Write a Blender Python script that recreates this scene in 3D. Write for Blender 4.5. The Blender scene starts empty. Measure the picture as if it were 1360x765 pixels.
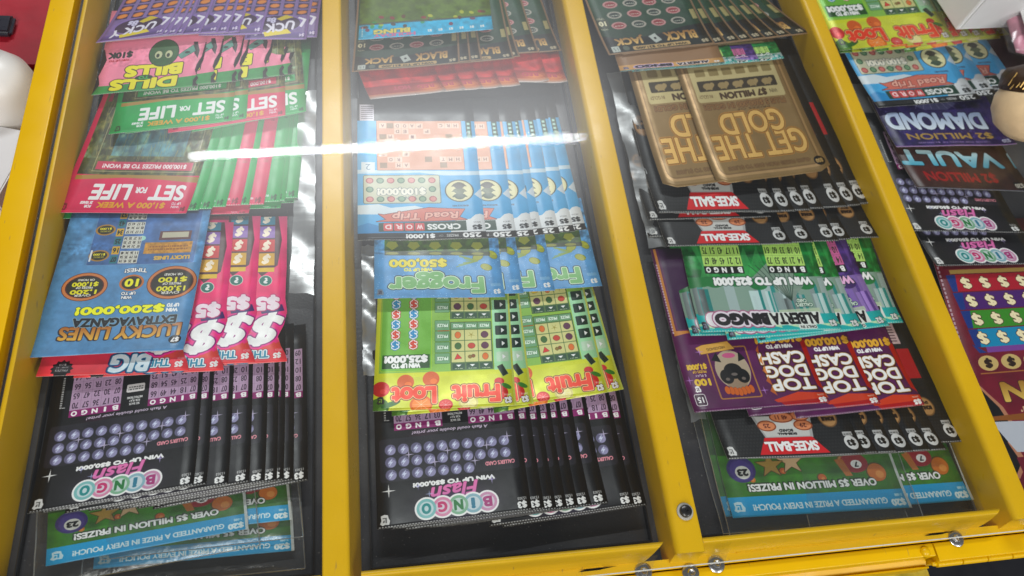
import bpy, bmesh, math, random
import numpy as np
from mathutils import Vector, Matrix

random.seed(7)
rng = np.random.default_rng(7)
SC = bpy.context.scene
COL = SC.collection

# ------------------------------------------------------------------ camera
FPX = 1000.0                      # focal length in pixels of a 1360 wide frame
CAM_H = 0.50                      # height of the lens above the clear lid
vy = np.array([-252.0, 1932.0, -FPX]); vy /= np.linalg.norm(vy)
_y2 = -(-252.0 * 5000 + FPX * FPX) / 1932.0
vx = np.array([5000.0, _y2, -FPX]); vx /= np.linalg.norm(vx)
vz = np.cross(vx, vy)
RW = np.array([vx, vy, vz])
cam_d = bpy.data.cameras.new('camera')
cam = bpy.data.objects.new('camera', cam_d); COL.objects.link(cam)
cam_d.sensor_fit = 'HORIZONTAL'; cam_d.sensor_width = 36.0
cam_d.lens = 36.0 * FPX / 1360.0
cam_d.clip_start = 0.01; cam_d.clip_end = 50
cam.matrix_world = Matrix([[*RW[0], 0], [*RW[1], 0], [*RW[2], CAM_H], [0, 0, 0, 1]])
cam_d.dof.use_dof = True; cam_d.dof.focus_distance = 0.545; cam_d.dof.aperture_fstop = 9.0
SC.camera = cam


def at(px, py, z=0.0):
    """design-time helper: where the sight line of a photo point meets the level z"""
    d = RW @ np.array([px - 680.0, 382.5 - py, -FPX])
    t = (z - CAM_H) / d[2]
    return d[:2] * t


# ------------------------------------------------------------------ light
world = bpy.data.worlds.new('World'); SC.world = world
world.use_nodes = True
bgn = world.node_tree.nodes['Background']
bgn.inputs[0].default_value = (0.86, 0.92, 1.0, 1); bgn.inputs[1].default_value = 0.15


def area(name, loc, target, sx, sy, radiance, col=(1, 1, 1)):
    l = bpy.data.lights.new(name, 'AREA'); l.shape = 'RECTANGLE'
    l.size = sx; l.size_y = sy
    l.energy = radiance * math.pi * sx * sy
    l.color = col
    o = bpy.data.objects.new(name, l); COL.objects.link(o)
    o.location = loc
    o.rotation_euler = (Vector(target) - Vector(loc)).to_track_quat('-Z', 'X').to_euler()
    return o


# the ceiling tube whose image crosses the clear lid, found by mirroring its reflection
TZ = 2.3
ta = at(252, 209, -TZ); tb = at(776, 183, -TZ)
tmid = (ta + tb) / 2; tl = float(np.hypot(*(tb - ta))); tang = math.atan2(tb[1] - ta[1], tb[0] - ta[0])
tube = area('tube_lamp', (tmid[0], tmid[1], TZ), (0, 0, 0), tl, 0.036, 225, (0.96, 0.98, 1.0))
xa = Vector((math.cos(tang), math.sin(tang), 0)); za = -(Vector((0.2, 0.3, 0)) - Vector((tmid[0], tmid[1], TZ)))
za = (za - xa * za.dot(xa)).normalized(); ya = za.cross(xa)
tube.matrix_world = Matrix(((xa[0], ya[0], za[0], tmid[0]), (xa[1], ya[1], za[1], tmid[1]), (xa[2], ya[2], za[2], TZ), (0, 0, 0, 1)))
area('fill_panel_lamp', (-0.6, -2.3, 2.4), (0, 0.3, 0), 2.4, 0.8, 16.5, (1.0, 0.97, 0.93))  # added fill panel, out of view, for soft ambient light
area('fill_panel_lamp', (2.4, -2.6, 2.3), (0.2, 0.3, 0), 1.6, 0.8, 12.5, (1.0, 0.98, 0.95))  # second added fill, unseen, behind the camera to the right

vs = SC.view_settings
vs.view_transform = 'Standard'; vs.look = 'None'; vs.exposure = -0.04; vs.gamma = 1.0
SC.render.engine = 'CYCLES'
SC.cycles.use_denoising = True
SC.cycles.max_bounces = 10; SC.cycles.transparent_max_bounces = 24
SC.cycles.sample_clamp_indirect = 6

# ------------------------------------------------------------------ printing: flat artwork drawn in code
TW = 512; SS = 2
K = TW * SS / 100.0
_tc = {}


def glyph_edges(s):
    if s in _tc: return _tc[s]
    cu = bpy.data.curves.new('print_text', 'FONT'); cu.body = s; cu.resolution_u = 4
    ob = bpy.data.objects.new('print_text', cu); COL.objects.link(ob)
    dg = bpy.context.evaluated_depsgraph_get(); dg.update()
    me = ob.evaluated_get(dg).to_mesh()
    me.calc_loop_triangles()
    n = len(me.vertices); co = np.empty(n * 3, 'f'); me.vertices.foreach_get('co', co); co = co.reshape(-1, 3)[:, :2]
    m = len(me.loop_triangles); t = np.empty(m * 3, 'i'); me.loop_triangles.foreach_get('vertices', t); t = t.reshape(-1, 3)
    e = np.concatenate([t[:, [0, 1]], t[:, [1, 2]], t[:, [2, 0]]]); e.sort(axis=1)
    u, c = np.unique(e, axis=0, return_counts=True); u = u[c % 2 == 1]
    E = np.concatenate([co[u[:, 0]], co[u[:, 1]]], axis=1).astype('d')
    bpy.data.objects.remove(ob); bpy.data.curves.remove(cu)
    mn = np.minimum(E[:, :2].min(0), E[:, 2:].min(0)); mx = np.maximum(E[:, :2].max(0), E[:, 2:].max(0))
    E = (E - np.tile(mn, 2)) / np.tile(mx - mn, 2)
    E[:, 1] = 1 - E[:, 1]; E[:, 3] = 1 - E[:, 3]
    E -= 0.5
    _tc[s] = E
    return E


def vnoise(h, w, cell, seed=0, octv=3):
    r = np.random.default_rng(seed); out = np.zeros((h, w), 'f'); amp = 1; tot = 0
    for _ in range(octv):
        gh = int(h / cell) + 3; gw = int(w / cell) + 3
        g = r.random((gh, gw)).astype('f')
        yy = np.arange(h) / cell; xx = np.arange(w) / cell
        y0 = yy.astype(int); x0 = xx.astype(int); fy = (yy - y0)[:, None]; fx = (xx - x0)[None]
        fy = fy * fy * (3 - 2 * fy); fx = fx * fx * (3 - 2 * fx)
        a = g[y0][:, x0]; b = g[y0][:, x0 + 1]; c = g[y0 + 1][:, x0]; d = g[y0 + 1][:, x0 + 1]
        out += amp * ((a * (1 - fx) + b * fx) * (1 - fy) + (c * (1 - fx) + d * fx) * fy)
        tot += amp; amp *= 0.5; cell = max(2, cell / 2)
    return out / tot


def dil(m, r):
    r = int(round(r))
    if r <= 0: return m
    h, w = m.shape
    c = np.zeros((h, w + 1), 'i'); c[:, 1:] = np.cumsum(m, axis=1)
    out = np.zeros_like(m)
    X = np.arange(w)
    for dy in range(-r, r + 1):
        k = int(math.sqrt(r * r - dy * dy))
        row = (c[:, np.minimum(X + k + 1, w)] - c[:, np.maximum(X - k, 0)]) > 0
        if dy >= 0: out[dy:] |= row[:h - dy]
        else: out[:dy] |= row[-dy:]
    return out


class Cv:
    def __init__(s, h, bg):
        s.h = h; s.H = int(h * K); s.W = TW * SS
        s.a = np.empty((s.H, s.W, 3), 'f'); s.a[:] = bg

    def raster(s, E, pad=0):
        E = E * K
        x0 = max(0, int(math.floor(min(E[:, 0].min(), E[:, 2].min()))) - pad); x1 = min(s.W, int(math.ceil(max(E[:, 0].max(), E[:, 2].max()))) + pad + 1)
        y0 = max(0, int(math.floor(min(E[:, 1].min(), E[:, 3].min()))) - pad); y1 = min(s.H, int(math.ceil(max(E[:, 1].max(), E[:, 3].max()))) + pad + 1)
        if x1 <= x0 or y1 <= y0: return None
        acc = np.zeros((y1 - y0, x1 - x0 + 1), 'u1')
        sw = E[:, 1] > E[:, 3]
        P = np.where(sw[:, None], E[:, [2, 3, 0, 1]], E)
        r0 = np.maximum(np.ceil(P[:, 1] - 0.5).astype(int), y0); r1 = np.minimum(np.ceil(P[:, 3] - 0.5).astype(int), y1)
        cnt = np.maximum(r1 - r0, 0); k = cnt > 0
        P = P[k]; r0 = r0[k]; cnt = cnt[k]
        if len(P):
            idx = np.repeat(np.arange(len(P)), cnt)
            rows = np.arange(cnt.sum()) - np.repeat(np.cumsum(cnt) - cnt, cnt) + np.repeat(r0, cnt)
            t = (rows + 0.5 - P[idx, 1]) / (P[idx, 3] - P[idx, 1])
            xs = P[idx, 0] + t * (P[idx, 2] - P[idx, 0])
            c = np.clip(np.ceil(xs - 0.5).astype(int) - x0, 0, x1 - x0)
            np.bitwise_xor.at(acc, (rows - y0, c), 1)
        m = np.bitwise_xor.accumulate(acc, axis=1)[:, :-1].astype(bool)
        return m, x0, y0

    def put(s, M, col, al=1.0):
        if M is None: return
        m, x0, y0 = M
        sl = s.a[y0:y0 + m.shape[0], x0:x0 + m.shape[1]]
        if isinstance(col, tuple) and isinstance(col[0], tuple):     # vertical blend of two inks
            r = np.nonzero(m.any(1))[0]
            if len(r) == 0: return
            t = np.clip((np.arange(m.shape[0]) - r[0]) / max(1, r[-1] - r[0]), 0, 1)[:, None, None]
            c = np.array(col[0], 'f') * (1 - t) + np.array(col[1], 'f') * t
            c = np.broadcast_to(c, sl.shape)
            sl[m] = sl[m] * (1 - al) + c[m] * al
        else:
            sl[m] = sl[m] * (1 - al) + np.array(col, 'f') * al

    def poly(s, pts, col, al=1, out=None):
        p = np.array(pts, 'd'); E = np.concatenate([p, np.roll(p, -1, 0)], 1)
        if out:
            r = int(out[0] * K); M = s.raster(E, r + 1)
            if M: s.put((dil(M[0], r), M[1], M[2]), out[1])
        s.put(s.raster(E), col, al)

    def rect(s, x0, y0, x1, y1, col, al=1, r=0, out=None):
        if r:
            p = []
            for cx, cy, a0 in ((x1 - r, y0 + r, -90), (x1 - r, y1 - r, 0), (x0 + r, y1 - r, 90), (x0 + r, y0 + r, 180)):
                for k in range(5):
                    a = math.radians(a0 + k * 22.5); p.append((cx + r * math.cos(a), cy + r * math.sin(a)))
        else: p = [(x0, y0), (x1, y0), (x1, y1), (x0, y1)]
        s.poly(p, col, al, out)

    def ell(s, cx, cy, rx, ry, col, al=1, rot=0, out=None, n=28):
        c_, s_ = math.cos(math.radians(rot)), math.sin(math.radians(rot)); p = []
        for k in range(n):
            a = 2 * math.pi * k / n; x = rx * math.cos(a); y = ry * math.sin(a)
            p.append((cx + x * c_ - y * s_, cy + x * s_ + y * c_))
        s.poly(p, col, al, out)

    def line(s, x0, y0, x1, y1, w, col, al=1):
        d = math.hypot(x1 - x0, y1 - y0) or 1; nx, ny = -(y1 - y0) / d * w / 2, (x1 - x0) / d * w / 2
        s.poly([(x0 + nx, y0 + ny), (x1 + nx, y1 + ny), (x1 - nx, y1 - ny), (x0 - nx, y0 - ny)], col, al)

    def spark(s, x, y, r, col=(.85, .88, 1), al=.9, n=4):
        p = []
        for k in range(n * 2):
            a = math.pi * k / n; q = r if k % 2 == 0 else r * .14
            p.append((x + q * math.sin(a), y - q * math.cos(a)))
        s.poly(p, col, al)

    def glow(s, x, y, rx, ry, col, al=.6):
        x0 = max(0, int((x - rx * 2) * K)); x1 = min(s.W, int((x + rx * 2) * K)); y0 = max(0, int((y - ry * 2) * K)); y1 = min(s.H, int((y + ry * 2) * K))
        if x1 <= x0 or y1 <= y0: return
        yy, xx = np.mgrid[y0:y1, x0:x1]
        g = np.exp(-(((xx / K - x) / rx) ** 2 + ((yy / K - y) / ry) ** 2) * 1.5)[..., None] * al
        s.a[y0:y1, x0:x1] = s.a[y0:y1, x0:x1] * (1 - g) + np.array(col, 'f') * g

    def grad(s, y0, y1, c0, c1, x0=0, x1=100):
        a = max(0, int(y0 * K)); b = min(s.H, int(y1 * K))
        if b <= a: return
        t = np.linspace(0, 1, b - a)[:, None, None]
        s.a[a:b, int(x0 * K):int(x1 * K)] = np.array(c0, 'f') * (1 - t) + np.array(c1, 'f') * t

    def mottle(s, cell, amp, seed=0, y0=0, y1=None, col=None):
        a = int(y0 * K); b = s.H if y1 is None else min(s.H, int(y1 * K))
        n = vnoise(b - a, s.W, cell * K, seed)[..., None]
        if col is None: s.a[a:b] *= 1 + amp * (n - .5) * 2
        else:
            n = np.clip((n - .5) * 3, 0, 1) * amp
            s.a[a:b] = s.a[a:b] * (1 - n) + np.array(col, 'f') * n

    def T(s, txt, x, y, w, h, col, rot=0, shear=0, bold=0, out=(), bend=0, sh=None, al=1):
        E = glyph_edges(txt).reshape(-1, 2).copy()
        X = E[:, 0] * w + shear * -E[:, 1] * h; Y = E[:, 1] * h + bend * (2 * E[:, 0]) ** 2
        c_, s_ = math.cos(math.radians(rot)), math.sin(math.radians(rot))
        E = np.stack([x + X * c_ - Y * s_, y + X * s_ + Y * c_], 1).reshape(-1, 4)
        rs = [bold + o[0] for o in out]; pad = int((max(rs + [bold]) + 1) * K) + 2
        if sh:
            E2 = E + np.array([sh[0], sh[1]] * 2); M = s.raster(E2, pad)
            if M: s.put((dil(M[0], (max(rs + [bold])) * K), M[1], M[2]), sh[2], .8)
        M = s.raster(E, pad)
        if M is None: return
        for r, c in sorted(out, key=lambda o: -o[0]): s.put((dil(M[0], (bold + r) * K), M[1], M[2]), c)
        s.put((dil(M[0], bold * K) if bold > 0 else M[0], M[1], M[2]), col, al)

    def perf(s, y=.9, col=(.8, .8, .8), step=1.9, x0=1, x1=99):
        x = x0
        while x < x1:
            s.rect(x, y - .3, x + step * .55, y + .3, col, .85); x += step

    def leaf(s, x, y, r, col=(.82, .82, .82), ink=(.35, .35, .35)):
        s.poly([(x - r * .8, y - r), (x - r, y - r * .2), (x - r * .75, y + r * .3), (x - r * .6, y + r), (x + r * .1, y + r * 1.15), (x + r * .8, y + r * .9), (x + r * .7, y - r * .1), (x + r, y - r * .7), (x + r * .5, y - r * 1.1), (x, y - r * .9)], col)
        s.poly([(x - r * .35, y - r * .6), (x - r * .35, y + r * .5), (x + r * .45, y + r * .5), (x + r * .45, y + r * .3), (x - r * .1, y + r * .3), (x - r * .1, y - r * .6)], ink)
        s.poly([(x + r * .1, y - r * .5), (x + r * .45, y - r * .5), (x + r * .3, y), (x + .05, y)], ink)

    def micro(s, x0, y0, x1, y1, col, rows=2, al=.8):
        hh = (y1 - y0) / rows
        for r in range(rows):
            x = x0
            while x < x1:
                w = random.uniform(.8, 2.6); s.rect(x, y0 + r * hh, min(x + w, x1), y0 + r * hh + hh * .55, col, al); x += w + .5

    def image(s, name):
        h = s.H // SS * SS; a = s.a[:h].reshape(h // SS, SS, TW, SS, 3).mean((1, 3)).clip(0, 1)
        g = a.mean(-1, keepdims=True); a = (g + (a - g) * 1.1).clip(0, 1)      # inks print a little stronger than mixed
        im = bpy.data.images.new(name, TW, h // SS); px = np.ones((h // SS, TW, 4), 'f')
        px[..., :3] = a[::-1]
        im.pixels.foreach_set(px.ravel()); im.update(); im.pack()
        return im

# ------------------------------------------------------------------ the artwork of every kind of ticket
WH = (.92, .92, .92); BK = (.03, .03, .035); YE = (.93, .88, .15)
ART = {}
PRICE = dict(bold=.12)


def art(name):
    def d(f):
        ART[name] = f; return f
    return d


def ball_mark(c, x, y, r):
    c.ell(x, y, r, r, (.38, .37, .48)); c.ell(x - r * .2, y - r * .2, r * .72, r * .72, (.56, .55, .68))
    c.poly([(x + .35 * r, y - .8 * r), (x - .45 * r, y + .15 * r), (x - .02 * r, y + .1 * r), (x - .35 * r, y + .8 * r), (x + .5 * r, y - .2 * r), (x + .05 * r, y - .12 * r)], (.80, .83, .92))


def numgrid(c, x0, y0, w, rows, cols, rh, bg, ink, seed, first=None, blk=True):
    r = random.Random(seed)
    c.rect(x0, y0, x0 + w, y0 + rows * rh, bg)
    for j in range(rows):
        for i in range(cols):
            t = first[j][i] if first and j < len(first) else '%02d' % r.randint(1 + i * 15, 15 + i * 15)
            c.T(t, x0 + (i + .5) * w / cols, y0 + (j + .5) * rh, w / cols * .58, rh * .62, ink, bold=.05)
    for i in range(1, cols): c.rect(x0 + i * w / cols - .08, y0, x0 + i * w / cols + .08, y0 + rows * rh, ink, .35)
    for j in range(1, rows): c.rect(x0, y0 + j * rh - .08, x0 + w, y0 + j * rh + .08, ink, .35)


@art('flash')
def _():
    c = Cv(125, (.028, .026, .032)); c.mottle(14, .5, 3)
    c.glow(48, 16, 26, 12, (.16, .07, .20), .8)
    for x, y, r in ((30, 44, 14), (55, 40, 16), (68, 58, 12)): c.glow(x, y, r, r * .7, (.22, .09, .18), .75)
    c.rect(4, 30, 97, 59, (.12, .115, .15), .55, r=2, out=(.25, (.13, .12, .14)))
    for j, (y, n) in enumerate(((34.5, 7), (43, 10), (51.5, 10))):
        for i in range(n):
            x = 90 - i * 8.6; ball_mark(c, x, y - (i * .15), 3.7)
    for x, y in ((34, 38), (52, 47), (61, 40), (10, 53), (25, 48), (78, 47)): c.spark(x, y, 4, (.80, .76, .88), .8)
    c.T("CALLER'S CARD", 17, 35, 20, 2.6, (.85, .55, .60), bold=.2)
    c.T('WIN UP TO $50,000!', 49, 26, 54, 2.9, WH, bold=.35)
    c.T('Flash', 50, 19.5, 30, 8.5, (.86, .45, .68), rot=-4, shear=.35, bold=.35, out=((.35, (.35, .08, .25)),))
    cs = ((.62, .20, .45), (.15, .45, .55), (.05, .42, .18), (.72, .15, .40), (.05, .50, .50))
    xs = (28.5, 38.0, 47.6, 58.0, 68.5)
    c.glow(48, 9, 27, 9, (.45, .38, .60), .6)
    for x in xs: c.ell(x, 9.5, 7.6, 7.6, WH)
    for x, k, g in zip(xs, cs, 'BiNGO'):
        c.ell(x, 9.5, 6.4, 6.4, tuple(.45 + .5 * v for v in k)); c.ell(x, 9.5, 4.6, 4.6, (.84, .86, .88), .75)
        c.T(g, x, 9.5, 1.8 if g == 'i' else 5.2, 6.2, k, bold=.45)
    c.T('$3', 6, 4.6, 5.6, 4.6, WH, bold=.35); c.T('15303', 5.6, 8.6, 5.6, 1.8, (.7, .7, .7), bold=.1)
    c.spark(92, 24, 5, WH, .9); c.spark(24, 24, 3.5, (.75, .7, .9), .8); c.spark(66, 19, 3, (.7, .75, .9), .8); c.spark(73, 25, 3, (.6, .6, .8), .8)
    c.T('A flash could double your prize!', 49, 62, 52, 2.8, (.78, .72, .80), shear=.2, bold=.12)
    for x0, f, sd in ((3, [['07', '18', '44', '49', '66'], ['08', '25', '45', '54', '68']], 5), (54, [['03', '17', '36', '57', '70'], ['07', '30', '32', '47', '65'], ['08', '23', 'FR', '56', '66']], 8)):
        c.rect(x0, 64.5, x0 + 33, 69.5, (.50, .10, .38))
        for i, g in enumerate('BINGO'): c.T(g, x0 + 3.3 + i * 6.6, 67, 1 if g == 'I' else 3.4, 3.2, WH, bold=.25)
        numgrid(c, x0, 69.5, 33, 5, 5, 7, (.68, .57, .68), (.22, .15, .22), sd, f)
    for k, t in enumerate(('SEE BACK', 'FOR PLAY', 'INSTRUCTIONS')): c.T(t, 45, 68 + k * 2.4, 7 + 3 * (k > 1), 1.6, (.8, .8, .8), bold=.08)
    c.rect(39, 77, 51, 83, (.8, .78, .78), r=1); c.micro(40, 78.5, 50, 82, (.2, .2, .2), 2)
    c.micro(90, 72, 92, 73, WH, 1)
    for k in range(14): c.rect(92.2, 72 + k * 1.7, 93.6, 73.1 + k * 1.7, (.75, .75, .75), .8)
    c.leaf(95, 5.2, 3.2)
    c.perf(.8)
    return c


@art('flashedge')
def _():
    c = Cv(30, (.03, .028, .033)); c.rect(0, 0, 100, 1.8, (.75, .74, .70)); c.perf(2.6); c.T('$3', 6, 7, 5.6, 4.6, WH, bold=.35)
    return c


@art('pouch')
def _():
    c = Cv(90, (.20, .42, .09)); c.mottle(9, .35, 4)
    c.rect(0, 0, 100, 13.5, (.0, .60, .80))
    c.T('GUARANTEED A PRIZE IN EVERY POUCH!', 50, 6, 75, 4.0, (.88, .93, .95), bold=.22)
    c.T('$20', 6.4, 4.6, 7.6, 4.8, (.9, .95, .97), bold=.42); c.T('31088', 5, 9.4, 4.4, 1.8, (.8, .9, .95), bold=.08)
    c.leaf(95, 6.8, 3.2, (.78, .88, .92), (.0, .60, .80))
    for x, y, r, k in ((13, 26, 6, (.72, .40, .12)), (45, 24, 2.6, (.72, .36, .12)), (84, 25, 1.8, (.7, .4, .1)), (31, 36, 2.3, (.7, .5, .3)), (66, 30, 2, (.72, .35, .15))):
        c.ell(x, y, r, r * 1.15, (.35, .16, .06), .7); c.ell(x - .4, y - .3, r * .9, r * 1.05, k); c.ell(x - r * .3, y - r * .3, r * .4, r * .45, (.86, .62, .35), .6)
    c.ell(24, 33, 8, 7, (.55, .10, .16)); c.ell(23, 32, 3.2, 3, WH); c.T('7', 23, 32, 2.2, 3.4, BK, bold=.2)
    c.poly([(27, 24), (31, 24), (35, 36), (30, 36)], (.66, .40, .18))
    c.ell(88.5, 32, 8, 9, (.22, .17, .42)); c.ell(88.5, 31.5, 6.4, 7, (.30, .24, .52), .8); c.ell(88, 30, 4.2, 4.6, (.86, .86, .84)); c.T('23', 88, 30, 5.2, 4.2, BK, bold=.35)
    for x, y in ((60, 36), (72, 34)):
        p = []
        for k in range(10):
            a = math.pi * k / 5 + math.pi; q = 8 if k % 2 == 0 else 3.2; p.append((x + q * math.sin(a), y - q * math.cos(a) * 1.1))
        c.poly(p, (.62, .50, .25) if x > 65 else (.78, .66, .52), out=(.4, (.25, .15, .05)))
    c.rect(0, 0, 1.6, 90, (.86, .88, .88)); c.rect(0, 42, 100, 90, (.14, .30, .09)); c.mottle(8, .3, 9, 42)
    for k in range(6): c.ell(12 + k * 15, 52, 6, 7, ((.55, .1, .15), (.1, .3, .5), (.7, .5, .1))[k % 3]); c.ell(12 + k * 15, 51, 3, 3.5, WH)
    c.T('OVER $5 MILLION IN PRIZES!', 51, 19.5, 72, 5.4, WH, bold=.32, out=((.25, (.05, .10, .02)),), sh=(.5, .6, (.06, .12, .03)))
    return c


@art('big')
def _():
    c = Cv(135, (.86, .16, .42)); c.grad(0, 45, (.84, .24, .26), (.87, .16, .44))
    c.poly([(0, 14), (28, 8), (36, 20), (30, 40), (0, 40)], (.80, .30, .22), .7)
    c.poly([(0, 28), (4, 20), (9, 17), (15, 24), (16, 50), (12, 58), (8, 62), (6, 80), (9, 135), (0, 135)], (.88, .22, .48))
    c.poly([(2, 16), (12, 24), (12, 30), (4, 22)], (.86, .52, .46), .8)
    c.T('THE', 21, 8, 14, 6, (.10, .50, .62), bold=.3, out=((.9, WH), (1.2, (.10, .12, .35))))
    c.T('BIG', 41, 9, 25, 14, (.86, .92, .95), bold=.9, shear=.1, out=((.7, (.12, .45, .60)), (1.4, (.08, .12, .35))))
    c.T('$5', 7.5, 6.5, 5, 5, WH, bold=.4); c.T('38026', 6.5, 11, 5, 2, (.9, .7, .7))
    c.poly([(85 + (6 if k % 2 else 7.5) * math.cos(k * math.pi / 12), 6 + (6 if k % 2 else 7.5) * math.sin(k * math.pi / 12)) for k in range(24)], (.05, .03, .05))
    c.T('PRIZES', 85, 4.5, 8, 1.8, WH); c.T('START AT', 85, 7, 8, 1.2, WH); c.T('$10', 85, 9.4, 4.6, 1.8, WH)
    c.T('$', 17, 31, 19, 29, WH, bold=1.3, shear=.4, out=((.9, (.50, .10, .42)), (2.4, (.88, .16, .55))))
    c.poly([(3, 46), (20, 44), (22, 50), (5, 52)], (.16, .08, .36), .9)
    c.T('$5', 16, 54, 16, 12, (.90, .84, .88), bold=1.1, out=((.8, (.72, .16, .42)),))
    c.ell(18, 74, 4.6, 4.4, (.08, .40, .36), out=(.5, (.82, .86, .80))); c.T('?', 18, 74, 2.6, 4.6, WH, bold=.4)
    c.poly([(21, 78), (9, 88), (6, 112), (9, 135), (27, 135), (27, 86)], (.28, .12, .14))
    for k, (g, q) in enumerate((((.82, .68, .10), ''), ((.80, .62, .10), '$'), ((.74, .14, .14), '$'), ((.52, .38, .66), '$'), ((.16, .50, .60), '$'))):
        y = 82 + (0, 6, 19, 32, 45)[k]; hh = 4 if k == 0 else 11.5
        c.rect(11.5, y, 25, y + hh, g)
        if q: c.T('$', 18, y + 6, 4.6, 8.4, (.93, .88, .80), bold=.7, shear=.3)
    c.rect(28, 82, 100, 135, (.80, .16, .42)); c.mottle(10, .12, 5)
    return c


@art('lucky')
def _():
    c = Cv(125, (.34, .53, .70)); c.mottle(8, .08, 5); c.mottle(3, .08, 15)
    GO = ((.88, .70, .28), (.62, .36, .10))
    c.ell(7.5, 9.5, 4.2, 3.6, (.04, .05, .09)); c.T('$7', 7.5, 9.5, 5, 3.6, WH, bold=.3); c.T('13071', 7, 5, 5, 1.3, (.7, .8, .9))
    c.T('LUCKY LINES', 45, 17, 79, 10, GO, bold=.45, bend=1.2, out=((.5, (.20, .10, .03)),), sh=(.5, -.4, (.06, .10, .18)))
    c.T('EXTRAVAGANZA', 44, 26, 68, 6.6, (.07, .08, .10), bold=.45, bend=.8, out=((.45, (.55, .66, .70)),))
    c.T('WIN', 14, 34.6, 7.5, 2.7, WH, bold=.25); c.T('UP TO', 14, 38.6, 8, 2.7, WH, bold=.25)
    c.T('$200,000!', 49, 36.5, 58, 6.6, (.92, .92, .12), bold=.6, out=((.4, (.15, .28, .08)),))
    for x, y, rx, ry, rows in ((18, 58, 17, 14, ('OVER', '13,000', 'PRIZES OF', '$100', 'OR MORE!')), (77, 56.5, 14.8, 11.6, ('OVER', '1,200', 'PRIZES OF', '$1,000', 'OR MORE!'))):
        c.ell(x, y, rx + .5, ry + .5, (.35, .15, .08)); c.ell(x, y, rx, ry, (.74, .46, .26)); c.ell(x, y, rx - 2, ry - 2, (.30, .10, .06)); c.ell(x, y, rx - 2.8, ry - 2.6, (.13, .11, .07))
        c.glow(x, y, rx * .5, ry * .4, (.30, .27, .20), .6)
        for k, (t, hh) in enumerate(zip(rows, (2, 4.2, 1.8, 4.2, 1.8))):
            big = k in (1, 3)
            c.T(t, x, y - ry * .62 + (0, 3.4, 7.2, 10.6, 14.6)[k] * ry / 13, rx * (1.15 if big else .75), hh * ry / 13, (.85, .82, .10) if big else (.9, .9, .88), bold=.3 if big else .12)
    c.ell(46, 59, 8.4, 7, (.70, .42, .22)); c.ell(46, 59, 6.8, 5.6, (.14, .12, .07)); c.T('10', 46, 59, 8.6, 6, (.90, .88, .12), bold=.5)
    c.T('WIN', 47, 46.5, 7, 2.4, WH, bold=.15, out=((.3, (.1, .15, .25)),)); c.T('UP TO', 46.5, 50, 9.5, 2.4, WH, bold=.15, out=((.3, (.1, .15, .25)),)); c.T('TIMES!', 45, 70, 15, 3.2, WH, bold=.2, bend=-.8, out=((.3, (.1, .15, .25)),))
    c.rect(6, 75, 80, 125, (.26, .40, .60), r=1, out=(.5, (.40, .54, .70))); c.mottle(6, .3, 8, 75)
    c.T('LUCKY LINES', 22, 80, 25, 3, (.82, .65, .25), bold=.3)
    c.rect(9, 84, 43, 94, (.70, .50, .15)); c.mottle(2, .25, 31, 84, 94); c.micro(12, 87, 40, 92, (.5, .3, .08), 2)
    c.rect(11, 96, 34, 104, (.35, .2, .2)); c.rect(13, 98, 32, 103, (.7, .68, .6)); c.ell(46, 98, 2.6, 2.2, (.6, .8, .75))
    for j in range(4): numgrid(c, 46, 76 + j * 13, 13, 3, 4, 3.6, (.80, .80, .76), (.12, .1, .1), 40 + j)
    for j in range(6): c.rect(60, 76 + j * 8, 65, 83 + j * 8, ((.10, .42, .46), (.76, .60, .12))[j % 2]); c.T('%02d' % (7 + 9 * j), 62.5, 79.5 + j * 8, 3.6, 4, (.05, .1, .1), bold=.2)
    for y in (83, 106): c.ell(73, y, 7, 5, (.62, .46, .20)); c.ell(73, y, 5.6, 3.9, (.14, .13, .06)); c.T('OR MORE', 73, y - 1.2, 7, 1.5, YE); c.T('$1,000', 73, y + 1.2, 8, 2, YE, bold=.1)
    c.rect(78, 78, 79.3, 88, (.85, .85, .85))
    return c


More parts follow.
